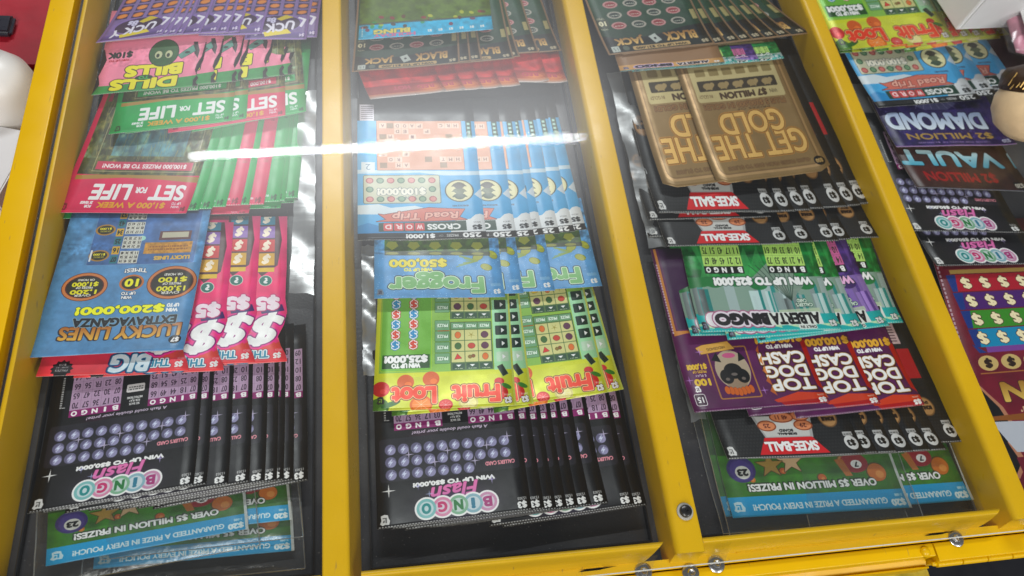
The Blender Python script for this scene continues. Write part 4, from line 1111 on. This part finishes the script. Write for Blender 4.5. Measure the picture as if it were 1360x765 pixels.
def ticket_mesh(design, org, ev, sv, W, L, curl, field, roundc=0, edge=None):
    """ev: unit vector towards the ticket's far side along its near edge; sv: unit vector up the ticket"""
    NX, NY = 10, 12
    bm = bmesh.new(); uv = bm.loops.layers.uv.new('UVMap')
    th = .00022
    tops = []; bots = []; UV = {}
    ys = [(j / NY) ** 1.6 for j in range(NY + 1)]
    Hc = L / W * 100
    pr = PROF.get(design)
    for j, t in enumerate(ys):
        a = []; b = []
        for i in range(NX + 1):
            u = i / NX; uu = u
            if pr:
                q = np.interp(t * Hc, [p[0] for p in pr], [p[1] for p in pr]) / 100
                uu = q + u * (1 - q)
            tt = t
            if roundc:
                ru = roundc; dx = max(0, ru - uu * W, uu * W - (W - ru)); dy_ = ru - math.sqrt(max(0, ru * ru - dx * dx))
                tt = max(t, 0) + dy_ / L * (1 - t)
            x = ev[0] * uu * W + sv[0] * tt * L; y = ev[1] * uu * W + sv[1] * tt * L
            d = tt * L
            z = field(org[0] + x, org[1] + y) + curl * math.exp(-uu * W / .005) * math.exp(-d / .06)
            v = bm.verts.new((x, y, z)); w = bm.verts.new((x, y, z - th)); UV[v] = UV[w] = (uu, 1 - tt)
            a.append(v); b.append(w)
        tops.append(a); bots.append(b)

    def face(vs, mi=0):
        f = bm.faces.new(vs); f.material_index = mi; f.smooth = mi == 0
        for l in f.loops: l[uv].uv = UV[l.vert]
    for j in range(NY):
        for i in range(NX):
            face((tops[j][i], tops[j + 1][i], tops[j + 1][i + 1], tops[j][i + 1]))
            face((bots[j][i], bots[j][i + 1], bots[j + 1][i + 1], bots[j + 1][i]), 1)
    for i in range(NX):
        face((tops[0][i], tops[0][i + 1], bots[0][i + 1], bots[0][i]), 1); face((tops[NY][i + 1], tops[NY][i], bots[NY][i], bots[NY][i + 1]), 1)
    for j in range(NY):
        face((tops[j + 1][0], tops[j][0], bots[j][0], bots[j + 1][0]), 1); face((tops[j][NX], tops[j + 1][NX], bots[j + 1][NX], bots[j][NX]), 1)
    me = bpy.data.meshes.new('ticket'); bm.normal_update(); bm.to_mesh(me); bm.free()
    me.materials.append(tmat(design)); me.materials.append(edge or MAT_PAPER)
    return me


ORD = ['leftmost', 'second from left', 'third from left', 'fourth from left', 'fifth from left', 'sixth from left', 'seventh from left', 'eighth from left', 'ninth from left', 'tenth from left', 'eleventh from left']
CANH = dict(pinkplain=120, greenplain=120, flashedge=30, flash=125, pouch=90, big=135, lucky=125, lifepink=120, lifegreen=120, dills=110, purple=120, bling=70, blackjack=110, red=70, crossword=150, frog=90, fruit=125,
            bingoteal=100, bingopurple=100, bingoorange=60, gold=120, skee=125, dog=130, diamond=80, vault=80, slot=240)
_seed = [0]


def make_field(p0, e, drop, tau, seed, sag=0.0, span=.2):
    """height of a row of tickets: level at the near edge, sinking away from it, gently wavy; shared by the whole fan"""
    n_ = (-e[1], e[0]) if e[0] > 0 else (e[1], -e[0])
    if n_[1] < 0: n_ = (-n_[0], -n_[1])
    r = random.Random(seed); ph = r.uniform(0, 6); ph2 = r.uniform(0, 6)

    def f(x, y):
        dx = x - p0[0]; dy = y - p0[1]; D = max(0.0, dx * n_[0] + dy * n_[1] + .002); t = dx * e[0] + dy * e[1]
        w = .00032 * math.sin(ph + t * 38 + D * 20) + .00022 * math.sin(ph2 + t * 90 - D * 50)
        return -drop * (1 - math.exp(-D / tau)) + w + sag * (2 * t / span) ** 2
    return f


def fan(design, first, brs, desc, where, group, lean=0.0, lean_last=None, ang_last=None, sy=1.0, z=-.018, dz=.0004, curl=.0005, designs=None, name='scratch_ticket', W=None, L=None, roundc=0, edge=None, drop=.009, tau=.03, descs=None, labels=None, sag=0.0, cut=None):
    """first = (BL, BR) photo points of the top ticket's near edge; brs = near right corners of those fanned out beneath it"""
    BL, BR = first
    a = at(*BL, z); b = at(*BR, z)
    e = a - b; W_ = float(np.hypot(*e)) if W is None else W; e = e / np.hypot(*e)
    b = a - e * W_
    objs = []
    ln0 = math.radians(lean); n = len(brs) + 1
    lnl = ln0 if lean_last is None else math.radians(lean_last)
    a0 = math.atan2(e[1], e[0]); _seed[0] += 1
    fld = make_field((b + a) / 2, (-e[0], -e[1]), drop, tau, _seed[0], sag)
    rr = random.Random(_seed[0])
    for k in range(n):
        d = designs[k] if designs else design
        zz = z - k * dz
        p = b if k == 0 else at(*brs[k - 1], zz)
        rot = -(lnl - ln0) * (k / max(1, n - 1)) + (rr.uniform(-.006, .006) if k else 0)
        la = ln0 - rot
        if ang_last is not None: rot = math.radians(ang_last) * (k / max(1, n - 1)) + rr.uniform(-.006, .006)
        ek = (math.cos(a0 + rot), math.sin(a0 + rot))
        Lk = L or CANH[d] / 100 * W_ * sy
        me = ticket_mesh(d, p, ek, (math.sin(la), math.cos(la)), W_, Lk, curl * rr.uniform(.4, 1.3), fld, roundc=roundc, edge=edge)
        o = bpy.data.objects.new(name, me); COL.objects.link(o)
        o.location = (p[0], p[1], zz)
        ds = descs[k] if descs else desc
        lb = labels[k] if labels else '%s, %s %s' % (ds, ORD[k] + ' in' if n > 1 else 'alone in', where)
        if len(lb.replace('-', ' ').split()) > 16: print('LONG', lb)
        tag(o, lb, 'lottery ticket', group if n > 1 else None)
        objs.append(o)
    return objs


# --- left compartment, from the front backwards
def sleeve(name, BL, BR, TL, TR, design, label, z, zs, over=(.006, .012), L=None):
    """a printed card inside a clear plastic sleeve: one thing, two parts"""
    a = at(*BL, z); b = at(*BR, z); e = a - b; W = float(np.hypot(*e)); e /= W
    t = at(*TL, z) - a; ln = math.atan2(t[0], t[1])
    r = empty(name, (b[0], b[1], z)); tag(r, label, 'lottery ticket', 'blue banded pouches in clear sleeves')
    L = L or .9 * W
    _seed[0] += 1
    me = ticket_mesh(design, b, e, (math.sin(ln), math.cos(ln)), W, L, 0, make_field((a + b) / 2, (-e[0], -e[1]), .005, .03, _seed[0]))
    c = bpy.data.objects.new('card', me); COL.objects.link(c); c.parent = r
    bm = bmesh.new(); NX, NY = 14, 14; g = []
    sv = np.array((math.sin(ln), math.cos(ln)))
    rr = random.Random(_seed[0])
    for j in range(NY + 1):
        row = []
        for i in range(NX + 1):
            u = -over[0] + (W + over[0] * 2) * i / NX; v = -over[1] + (L + over[1]) * j / NY
            p = e * u + sv * v; edge_ = i in (0, NX) or j == 0
            row.append(bm.verts.new((p[0], p[1], .0022 - .005 * (1 - math.exp(-max(0, v) / .03)) + (0 if edge_ else rr.uniform(0, .0008)) - (.0018 if edge_ else 0))))
        g.append(row)
    for j in range(NY):
        for i in range(NX): bm.faces.new((g[j][i], g[j][i + 1], g[j + 1][i + 1], g[j + 1][i]))
    s = link('clear_sleeve', bm, CLEAR_BAG, r, True)
    # welded seam: a raised bead along the sides and the near edge
    bm = bmesh.new()
    for (u0, v0, u1, v1) in ((-over[0], -over[1], W + over[0], -over[1]), (-over[0], -over[1], -over[0], L * .9), (W + over[0], -over[1], W + over[0], L * .9)):
        n = 12; pr = None
        for q in range(n + 1):
            u = u0 + (u1 - u0) * q / n; v = v0 + (v1 - v0) * q / n; p = e * u + sv * v; zz = .0003 + rr.uniform(0, .0006) - .005 * (1 - math.exp(-max(0, v) / .03))
            d = .0004
            ring = [bm.verts.new((p[0] + d * sx_, p[1] + d * sy_, zz + d * sz)) for sx_, sy_, sz in ((-1, -1, 0), (1, 1, 0), (0, 0, 1.4))]
            if pr:
                for m in range(3): bm.faces.new((pr[m], pr[(m + 1) % 3], ring[(m + 1) % 3], ring[m]))
            pr = ring
    link('sleeve_seam', bm, clear_seam, s)
    return r


clear_seam = clear_film('clear_sleeve_seam', .5, .2, .2, 100)
sleeve('pouch_ticket', (123, 756), (391, 731), (126, 700), (391, 698), 'pouch', 'blue and green pouch ticket lowest and nearest in the left compartment', -.0305, 0, L=.07)
sleeve('pouch_ticket', (150, 716), (388, 690), (150, 660), (389, 640), 'pouch', 'blue and green pouch ticket half hidden behind another, front right of left compartment', -.0288, 0, L=.07)
sleeve('pouch_ticket', (60, 752), (330, 702), (61, 683), (328, 653), 'pouch', 'blue and green pouch ticket on top at the front left corner of left compartment', -.0265, 0, L=.07)

LC, MC, RC = 'left front fan', 'middle front fan', 'right'
fan('flash', ((88, 672), (270, 656)), [], '', '', '', z=-.0235, W=.097, labels=['black bingo ticket slipped lowest, showing only its edge under the left fan'], lean=1)
fan('flash', ((36, 682), (257, 644)), [(274, 643), (303, 643), (331, 640), (352, 640), (368, 639), (377, 638), (390, 638), (409, 638)], 'black bingo ticket with blue balls', LC, 'black bingo tickets fanned at the front of the left compartment', lean=-.9, lean_last=-1.5)
fan('big', ((47, 500), (250, 492)), [(297, 492), (338, 480), (381, 479)], 'red ticket with large white dollar sign', 'the fan beside blue ticket', 'pink dollar sign tickets', lean=.9, lean_last=-.5, z=-.0175, drop=.010)
fan('lucky', ((34, 475), (243, 464)), [], '', '', '', lean=4.5, z=-.0145, drop=.007, labels=['large sky blue ticket with two dark ovals and gold lettering, left compartment'])
fan('lifepink', ((75, 290), (300, 286)), [(330, 282), (372, 274), (393, 266)], '', '', 'pink and green tickets stacked in the left compartment', designs=['greenplain', 'pinkplain', 'greenplain', 'greenplain'], z=-.0225, L=.05, W=.094, lean=5,
    labels=['green ticket edge beneath the pink and green fan, %s of the underlying stack' % q for q in ('uppermost', 'second', 'third', 'lowest')], sy=1.5)
P, G = 'lifepink', 'lifegreen'
dd = [P, G, G, G, P, G, P, G, G, G]
fan(P, ((69, 282), (247, 283)), [(263, 278), (281, 276), (299, 273), (319, 271), (330, 270), (350, 270), (371, 266), (378, 265), (395, 261)], '', 'the fan behind blue ticket', 'pink and green tickets fanned in the left compartment',
    designs=[P] + [q.replace('life', '') + 'plain' for q in dd[1:]], descs=['pink ticket with white lettering and a grassy picture' if k == 0 else ('%s ticket sliver' % ('pink' if q == P else 'bright green')) for k, q in enumerate(dd)], lean=8.2, lean_last=3, sy=1.6, sag=.0012, ang_last=0)
fan(G, ((144, 178), (307, 160)), [(327, 157), (379, 154), (407, 149)], '', 'the fan below pickle tickets', 'pink and green tickets in the upper small fan',
    designs=[G, G, P, G], descs=['green ticket with white lettering', 'green ticket sliver', 'pink ticket with two white letters showing', 'green ticket sliver with blue picture'], lean=.2, lean_last=-4, sy=1.5, sag=.001)
fan('dills', ((121, 126), (265, 113)), [(289, 108), (317, 106), (325, 104), (358, 101), (380, 98), (391, 96)], 'pink ticket with green pickle and wavy edge', 'the pickle fan', 'pink pickle tickets', lean=.4, lean_last=2, sy=1.15, z=-.0175)
fan('purple', ((127, 57), (216, 44)), [(223, 45), (234, 45), (243, 45), (266, 44), (289, 43), (303, 43), (318, 43), (348, 46), (407, 53), (421, 50)], 'purple ticket with orange coins', 'the purple fan, back left', 'purple tickets fanned at the back left', lean=12, lean_last=4, ang_last=-14, z=-.0165, sy=1.25)

# --- middle compartment
fan('flashedge', ((519, 698), (724, 675)), [], '', '', '', z=-.0235, lean=.4, labels=['black bingo ticket edge with a white torn strip under the middle front fan'])
fan('flash', ((501, 703), (707, 677)), [(724, 676), (740, 676), (754, 675), (769, 673), (786, 671), (808, 668), (843, 671), (859, 671)], 'black bingo ticket with blue balls', MC, 'black bingo tickets fanned at the front of the middle compartment', lean=.4, lean_last=-1)
fan('fruit', ((495, 546), (686, 538)), [(709, 536), (810, 519), (830, 515)], 'yellow and green fruit ticket', 'the middle compartment fruit fan', 'yellow fruit tickets in the middle compartment', lean=4, lean_last=-5)
fan('frog', ((497, 396), (671, 394)), [(696, 388), (738, 384), (801, 378)], 'blue ticket with water drops', 'the middle compartment', 'blue water-drop tickets', lean=1.8, lean_last=-1, z=-.0175)
fan('crossword', ((475, 319), (647, 315)), [(687, 314), (710, 313), (722, 311), (744, 309), (764, 306), (780, 303)], 'sky blue crossword ticket', 'the fan in middle compartment', 'sky blue crossword tickets', lean=1, lean_last=-2, z=-.017)
fan('red', ((492, 131), (593, 121)), [(618, 119), (642, 118), (667, 116), (691, 114), (729, 108), (753, 111)], 'shiny red ticket', 'the fan under dark green tickets', 'shiny red tickets', lean=-14, lean_last=0, curl=.003, tau=.02)
fan('blackjack', ((467, 95), (611, 83)), [(626, 80), (641, 78), (683, 77), (691, 74), (717, 66), (747, 64)], 'dark green tan bordered ticket', 'the middle back fan', 'dark green card game tickets in the middle compartment', lean=4, lean_last=-7, ang_last=0, z=-.0165, edge=MAT_BROWN)
fan('bling', ((476, 52), (655, 39)), [], '', '', '', lean=2.8, z=-.013, labels=['bright blue and olive ticket lying on the dark green fan, middle compartment'])

# --- right compartment
sleeve('pouch_ticket', (965, 686), (1190, 672), (932, 552), (1120, 540), 'pouch', 'blue banded pouch ticket lowest, its white and green left border showing, right compartment', -.0310, 0, L=.10)
sleeve('pouch_ticket', (1080, 680), (1294, 664), (1060, 600), (1267, 592), 'pouch', 'blue and green pouch ticket on the right side, front of right compartment', -.0290, 0, L=.10)
sleeve('pouch_ticket', (974, 688), (1212, 674), (945, 560), (1190, 605), 'pouch', 'blue and green pouch ticket on top with whole slogan showing, right compartment', -.0270, 0, L=.10)
fan('skee', ((967, 610), (1151, 603)), [(1167, 601), (1192, 600), (1214, 600), (1237, 598), (1258, 597), (1285, 585)], 'black arcade ticket', 'the nearest black fan, right compartment', 'black arcade tickets nearest the front', lean=-2, lean_last=-3)
fan('dog', ((923, 548), (1103, 534)), [(1169, 536), (1227, 538)], 'deep purple dog ticket', 'the right compartment', 'deep purple dog tickets', lean=-.5, lean_last=-2)
fan('bingoteal', ((918, 446), (1070, 441)), [(1202, 427)], '', '', 'teal bingo tickets', lean=3, z=-.0195, W=.124, sy=1.2, labels=['teal bingo ticket lowest, left border showing beyond the city picture ticket', 'teal bingo ticket lowest, its right border showing past the lavender one'])
fan('bingoteal', ((932, 441), (1119, 437)), [(1148, 437), (1182, 432)], '', '', 'teal and lavender bingo tickets', designs=['bingoteal', 'bingoteal', 'bingopurple'], lean=3.3, lean_last=-3, sy=1.2, z=-.017,
    labels=['teal and green bingo ticket with a grey city picture, on top', 'green bingo ticket sliver between the city ticket and the lavender one', 'lavender bingo ticket with a pink number grid, right compartment'])
fan('skee', ((862, 314), (1000, 310)), [], '', '', '', z=-.0225, W=.117, lean=0, labels=['black arcade ticket peeking out lower left of the second black fan'])
fan('skee', ((886, 327), (1052, 323)), [(1081, 321), (1115, 319), (1131, 317), (1169, 314)], 'black arcade ticket', 'the fan behind city picture tickets', 'black arcade tickets in the second fan', lean=-.9, z=-.0175)
fan('skee', ((862, 292), (1000, 288)), [], '', '', '', z=-.0205, W=.117, lean=0, labels=['black arcade ticket peeking out left of the third black fan'])
fan('skee', ((875, 282), (1037, 281)), [(1057, 280), (1078, 278), (1096, 275), (1128, 272), (1146, 270), (1163, 267)], 'black arcade ticket', 'the fan under the gold tickets', 'black arcade tickets under the gold tickets', lean=.3, lean_last=-4, z=-.0155, sy=1.5, drop=.010)
fan('gold', ((883, 250), (1035, 232)), [], '', '', '', lean=-2, z=-.0125, sy=1.3, roundc=.006, edge=MAT_BROWN, drop=.005, W=.123, labels=['gold coloured ticket half covered by another gold ticket'])
fan('gold', ((954, 245), (1106, 225)), [], '', '', '', lean=-2.4, z=-.0105, sy=1.3, roundc=.006, edge=MAT_BROWN, drop=.005, labels=['gold coloured ticket with rounded corners lying fully visible on top'])
fan('bingoteal', ((840, 95), (990, 82)), [(1009, 81), (1041, 78)], '', '', 'teal bingo tickets above the gold ones', designs=['bingoteal', 'bingopurple', 'bingoteal'], z=-.0102, lean=-3, W=.115, drop=.004, L=.026, labels=['teal bingo ticket edge just under the orange strip, above the gold tickets', 'lavender bingo ticket sliver above the gold tickets', 'teal bingo ticket with white swirls, rightmost above the gold tickets'])
fan('bingoorange', ((824, 95), (963, 83)), [], '', '', '', lean=-1.7, z=-.0092, drop=.004, L=.030, labels=['orange edged bingo ticket between the gold and dark green tickets'])
fan('blackjack', ((809, 73), (950, 57)), [(966, 56), (985, 54), (1001, 52), (1018, 50), (1036, 48), (1052, 46), (1077, 44)], 'dark green tan bordered ticket', 'the right compartment back fan', 'dark green card game tickets in the right compartment', lean=-6.7, lean_last=-31, ang_last=0, z=-.0085, drop=.006, edge=MAT_BROWN)

# --- far right compartment
fan('slot', ((1345, 655), (1480, 640)), [], '', '', '', lean=7, z=-.020, W=.135, sy=.80, labels=['maroon ticket with rows of dollar signs on coloured bars, far right compartment'])
fan('flash', ((1245, 353), (1400, 349)), [], '', '', '', lean=-2, z=-.0185, W=.118, labels=['black bingo ticket lying directly on the maroon ticket, far right compartment'])
fan('flash', ((1215, 306), (1370, 309)), [], '', '', '', lean=2, z=-.016, W=.118, labels=['black bingo ticket under the brown ticket, far right compartment'])
fan('vault', ((1219, 249), (1374, 254)), [], '', '', '', lean=-3, z=-.0145, sy=1.15, W=.128, curl=.002, drop=.006, labels=['dark brown ticket with pale blue and red lettering, far right compartment'])
fan('diamond', ((1191, 195), (1350, 192)), [], '', '', '', lean=0, z=-.0125, curl=.002, drop=.006, labels=['dark violet starry ticket with silver lettering, far right compartment'])
fan('crossword', ((1167, 143), (1306, 131)), [(1326, 125), (1360, 118)], 'sky blue crossword ticket', 'the far right compartment', 'sky blue crossword tickets in the far right compartment', lean=-4.6, z=-.0105, drop=.006, W=.128)
fan('fruit', ((1116, 70), (1272, 60)), [(1300, 55), (1330, 50)], '', '', 'yellow fruit tickets in the far right stack', lean=-2, z=-.0100, drop=.004, W=.150, labels=['yellow fruit ticket edge low in the far right stack, ' + q for q in ('uppermost', 'middle', 'lowest')])
fan('fruit', ((1116, 67), (1276, 50)), [(1292, 49), (1308, 48), (1340, 46)], 'yellow fruit ticket', 'the stack beside white carton', 'yellow fruit tickets beside the white carton', lean=-2, lean_last=-6, z=-.0070, drop=.003, W=.150)

# ------------------------------------------------------------------ crinkled clear plastic lying along the bays
def crinkle(name, pts, z, label, seed, nu=4, nv=34, amp=.0035):
    """pts: four corners in photo points: near-left, near-right, far-right, far-left"""
    P = [at(*p, z) for p in pts]; r = random.Random(seed); o0 = P[0]
    bm = bmesh.new(); g = []
    for j in range(nv + 1):
        v = j / nv; row = []
        for i in range(nu + 1):
            u = i / nu; p = (P[0] * (1 - u) + P[1] * u) * (1 - v) + (P[3] * (1 - u) + P[2] * u) * v - o0
            row.append(bm.verts.new((p[0] + r.uniform(-.0004, .0004), p[1] + r.uniform(-.001, .001), r.uniform(-amp, amp) * .15 + amp * .5 * math.sin(v * 17 + u * 2.0))))
        g.append(row)
    for j in range(nv):
        for i in range(nu): bm.faces.new((g[j][i], g[j][i + 1], g[j + 1][i + 1], g[j + 1][i]))
    o = link(name, bm, CRINKLE, smooth=True); o.location = (o0[0], o0[1], z)
    tag(o, label, 'plastic wrap', 'crinkled clear plastic strips'); return o


crinkle('clear_plastic_strip', ((384, 390), (417, 392), (420, 120), (398, 120)), -.027, 'crinkled clear plastic beside the pink tickets, right edge of the left compartment', 1)
crinkle('clear_plastic_strip', ((482, 500), (500, 500), (498, 325), (480, 325)), -.026, 'crinkled clear plastic along the left edge of the middle compartment', 2)
crinkle('clear_plastic_strip', ((862, 330), (884, 330), (836, 95), (806, 95)), -.026, 'crinkled clear plastic left of the gold tickets, right compartment', 3)
crinkle('clear_plastic_strip', ((918, 560), (938, 556), (880, 345), (868, 350)), -.029, 'crinkled clear plastic left of the purple dog tickets', 4, amp=.002)
crinkle('clear_plastic_strip', ((1170, 230), (1190, 230), (1150, 110), (1128, 110)), -.026, 'crinkled clear plastic by the yellow divider, far right compartment', 5, amp=.002)


def dotted_edge(pts, label, z):
    bm = bmesh.new(); a, b = at(*pts[0], z), at(*pts[1], z); d = (b - a); Ln = np.hypot(*d); d /= Ln; n_ = np.array((d[1], -d[0]))
    w = .010
    for (c0, c1, zz, mi, ) in ((0, 1, 0, 0),):
        q = [a, a + n_ * w, b + n_ * w, b]
        v = [bm.verts.new((*(p - a), 0)) for p in q]; bm.faces.new(v)
    bmesh.ops.solidify(bm, geom=bm.faces[:], thickness=.0003)
    n = int(Ln / .0021)
    for k in range(n):
        p = d * (k * .0021) + n_ * .0012
        q = [p, p + n_ * .0005, p + n_ * .0005 + d * .0009, p + d * .0009]
        v = [bm.verts.new((*s, .0006)) for s in q]; f = bm.faces.new(v); f.material_index = 1
    bmesh.ops.recalc_face_normals(bm, faces=bm.faces)
    o = link('perforated_black_strip', bm, [MAT_BLACK, MAT_PAPER]); o.location = (a[0], a[1], z); tag(o, label, 'paper strip')


dotted_edge(((797, 300), (780, 222)), 'black strip with a row of white perforations beside the crossword fan', -.0285)

# ------------------------------------------------------------------ things beyond the case
WHITE = plain('white_carton', (.72, .72, .72), .55, var=.03)
bm = bmesh.new(); b_ = at(1269, 40, .004)
M = Matrix.Translation((b_[0], b_[1], .0042)) @ Matrix.Rotation(math.radians(8), 4, 'Z')
t = empty('carton', (b_[0], b_[1], .0042), math.radians(6)); tag(t, 'plain white carton standing on the clear lid at the back right corner', 'box')
box(bm, 0, 0, 0, .17, .11, .055); bmesh.ops.bevel(bm, geom=bm.edges[:], offset=.0008, segments=2, affect='EDGES'); link('carton_body', bm, WHITE, t)
bm = bmesh.new(); box(bm, .004, -.0012, .004, .075, -.0002, .05); link('end_flap', bm, plain('white_flap', (.62, .62, .62), .5, var=.05), t)
bm = bmesh.new(); box(bm, .078, -.0010, .004, .166, -.0002, .05); link('end_flap', bm, plain('white_flap', (.62, .62, .62), .5), t)

pk = at(1370, 36, .018)
t = empty('sealed_packet', (pk[0], pk[1], .006), math.radians(-14)); tag(t, 'clear plastic packet with pink contents and white label at right edge', 'packet')


def cushion(w, l, h, nx=12, ny=12):
    bm = bmesh.new()
    for s in (1, -1):
        g = []
        for j in range(ny + 1):
            g.append([bm.verts.new(((i / nx - .5) * w, (j / ny - .5) * l, s * h * (max(0, (1 - (2 * i / nx - 1) ** 2) * (1 - (2 * j / ny - 1) ** 2))) ** .5)) for i in range(nx + 1)])
        for j in range(ny):
            for i in range(nx):
                f = (g[j][i], g[j][i + 1], g[j + 1][i + 1], g[j + 1][i]); bm.faces.new(f if s > 0 else f[::-1])
    bmesh.ops.remove_doubles(bm, verts=bm.verts, dist=1e-6); return bm


o = link('clear_wrapper', cushion(.075, .10, .012), CLEAR_BAG, t, True); o.location = (0, 0, .012)
o = link('pink_contents', cushion(.052, .088, .009), plain('pink_gel', (.74, .32, .42), .35, var=.25, scale=60), t, True); o.location = (0, 0, .010)
bm = bmesh.new(); box(bm, -.0165, -.03, 0, .03, .036, .0006); o = link('white_label', bm, plain('white_sticker', (.74, .74, .74), .4), t); o.location = (-.004, -.004, .0225)
bm = bmesh.new()
for k in range(16): box(bm, -.014 + k * .0009, -.027, .0007, -.014 + k * .0009 + random.uniform(.0002, .0006), -.020, .0009)
o = link('barcode', bm, MAT_BLACKMET, t); o['kind'] = 'stuff'; o.location = (-.004, -.004, .0225)

# rounded tan figurine with a dark band and gold strands
fg = at(1364, 150, .03)
t = empty('figurine', (fg[0], fg[1], .004)); t.scale = (1.18, 1.18, 1.18); tag(t, 'round tan figurine with brown hat band and gold strands at right edge', 'figurine')
M = Matrix.Translation((0, 0, .028)) @ Matrix.Rotation(math.radians(-25), 4, 'X')
bm = bmesh.new(); lathe(bm, [(.0005, -.026), (.012, -.0245), (.022, -.018), (.028, -.008), (.0295, .002), (.027, .012), (.0235, .018)], 36, M)
link('body', bm, plain('tan_resin', (.84, .62, .36), .42, var=.12, scale=60), t, True)
M2 = Matrix.Translation((0, .004, .030)) @ Matrix.Rotation(math.radians(-38), 4, 'X')
bm = bmesh.new(); lathe(bm, [(.0255, .008), (.0270, .009), (.0272, .019), (.0245, .024), (.012, .029), (.0005, .030)], 36, M2)
link('hat', bm, plain('dark_brown_leather', (.045, .022, .010), .45, var=.5, scale=90, bump=.5, bscale=400), t, True)
bm = bmesh.new()
for k in range(26):
    a = math.radians(180 + k * 6.5 + random.uniform(-2, 2)); z0 = .010 + random.uniform(0, .003); ln_ = random.uniform(.006, .012)
    p0 = M2 @ Vector((.0276 * math.cos(a), .0276 * math.sin(a), z0)); p1 = M2 @ Vector((.0262 * math.cos(a + .12), .0262 * math.sin(a + .12), z0 + ln_))
    d = (p1 - p0).normalized(); s_ = d.orthogonal().normalized() * .0005; q = d.cross(s_)
    rr = [[bm.verts.new(p + s_ * c + q * e) for c, e in ((1, 0), (-.5, .9), (-.5, -.9))] for p in (p0, p1)]
    for m in range(3): bm.faces.new((rr[0][m], rr[0][(m + 1) % 3], rr[1][(m + 1) % 3], rr[1][m]))
o = link('gold_strands', bm, plain('gold_thread', (.60, .38, .12), .35, .7), t); o['kind'] = 'stuff'

# left of the case: a red shelf with white goods on it
bm = bmesh.new(); box(bm, -.75, -.1, -.075, -.2530, 1.2, -.070); tag(link('red_counter', bm, plain('red_laminate', (.42, .015, .03), .4, var=.15)), kind='structure')
bm = bmesh.new(); box(bm, -.47, .53, -.0698, -.2535, .534, -.066); box(bm, -.47, .534, -.0698, -.2535, .72, -.060)
tag(link('red_box', bm, plain('red_card', (.36, .012, .025), .45, var=.15)), 'flat red box lying beyond the white bottle, top left corner', 'box')
p = at(8, 36, -.055); bm = bmesh.new(); box(bm, -.010, -.010, 0, .006, .014, .008); bmesh.ops.bevel(bm, geom=bm.edges[:], offset=.003, segments=3, affect='EDGES')
o = link('black_gadget', bm, plain('black_plastic', (.02, .02, .03), .3)); o.location = (p[0], p[1], -.0598); tag(o, 'small black plastic item on the red box, top left corner', 'gadget')
p = at(-14, 104, -.02); t = empty('white_bottle', (p[0], p[1], -.07)); tag(t, 'smooth white rounded bottle left of the yellow rail', 'bottle')
bm = bmesh.new(); lathe(bm, [(.0005, 0), (.026, 0), (.031, .006), (.033, .030), (.030, .050), (.022, .062), (.012, .068), (.0005, .070)], 40); link('body', bm, plain('white_plastic', (.74, .73, .70), .35, var=.03), t, True)
bm = bmesh.new(); lathe(bm, [(.010, .066), (.011, .068), (.011, .078), (.009, .080), (.0005, .080)], 24); link('cap', bm, plain('white_plastic', (.74, .73, .70), .35), t, True)
for k, (px, py, w, l, h, rz, lb) in enumerate(((4, 160, .05, .05, .02, 25, 'white folded paper packet touching the white bottle, upper of two on red counter'), (0, 225, .045, .07, .03, 14, 'white carton at the left edge, lower of the two on the red counter'))):
    p = at(px, py, -.05); bm = bmesh.new(); box(bm, -w, -l / 2, 0, w * .35, l / 2, h); bmesh.ops.bevel(bm, geom=bm.edges[:], offset=.001, segments=2, affect='EDGES')
    o = link('white_packet', bm, plain('white_paper', (.66, .66, .67), .6, var=.04)); o.location = (p[0], p[1], -.0699); o.rotation_euler = (0, 0, math.radians(-rz)); tag(o, lb, 'packet')

# under the front of the case: blurred goods on the dark floor
p = at(1120, 760, -.25)
bm = bmesh.new(); box(bm, -.10, -.06, 0, .10, .05, .05); bmesh.ops.bevel(bm, geom=bm.edges[:], offset=.006, segments=2, affect='EDGES')
o = link('yellow_bag', bm, plain('yellow_bag_film', (.62, .45, .05), .35, var=.5, scale=40)); o.location = (p[0], p[1], -.2998); tag(o, 'yellow packaged item on the dark floor under the case front', 'package')
p = at(1218, 762, -.2); bm = bmesh.new(); lathe(bm, [(.001, 0), (.014, .001), (.014, .09), (.001, .092)], 24, Matrix.Rotation(math.radians(70), 4, 'X'))
o = link('grey_tube', bm, plain('grey_tube_plastic', (.22, .24, .28), .35, var=.2), smooth=True); o.location = (p[0], p[1] + .04, -.284); o.rotation_euler = (0, 0, math.radians(-35)); tag(o, 'grey tube lying on the dark floor under the hinge', 'tube')

for o in list(bpy.data.objects):
    if o.type == 'LIGHT': o['kind'] = 'structure'
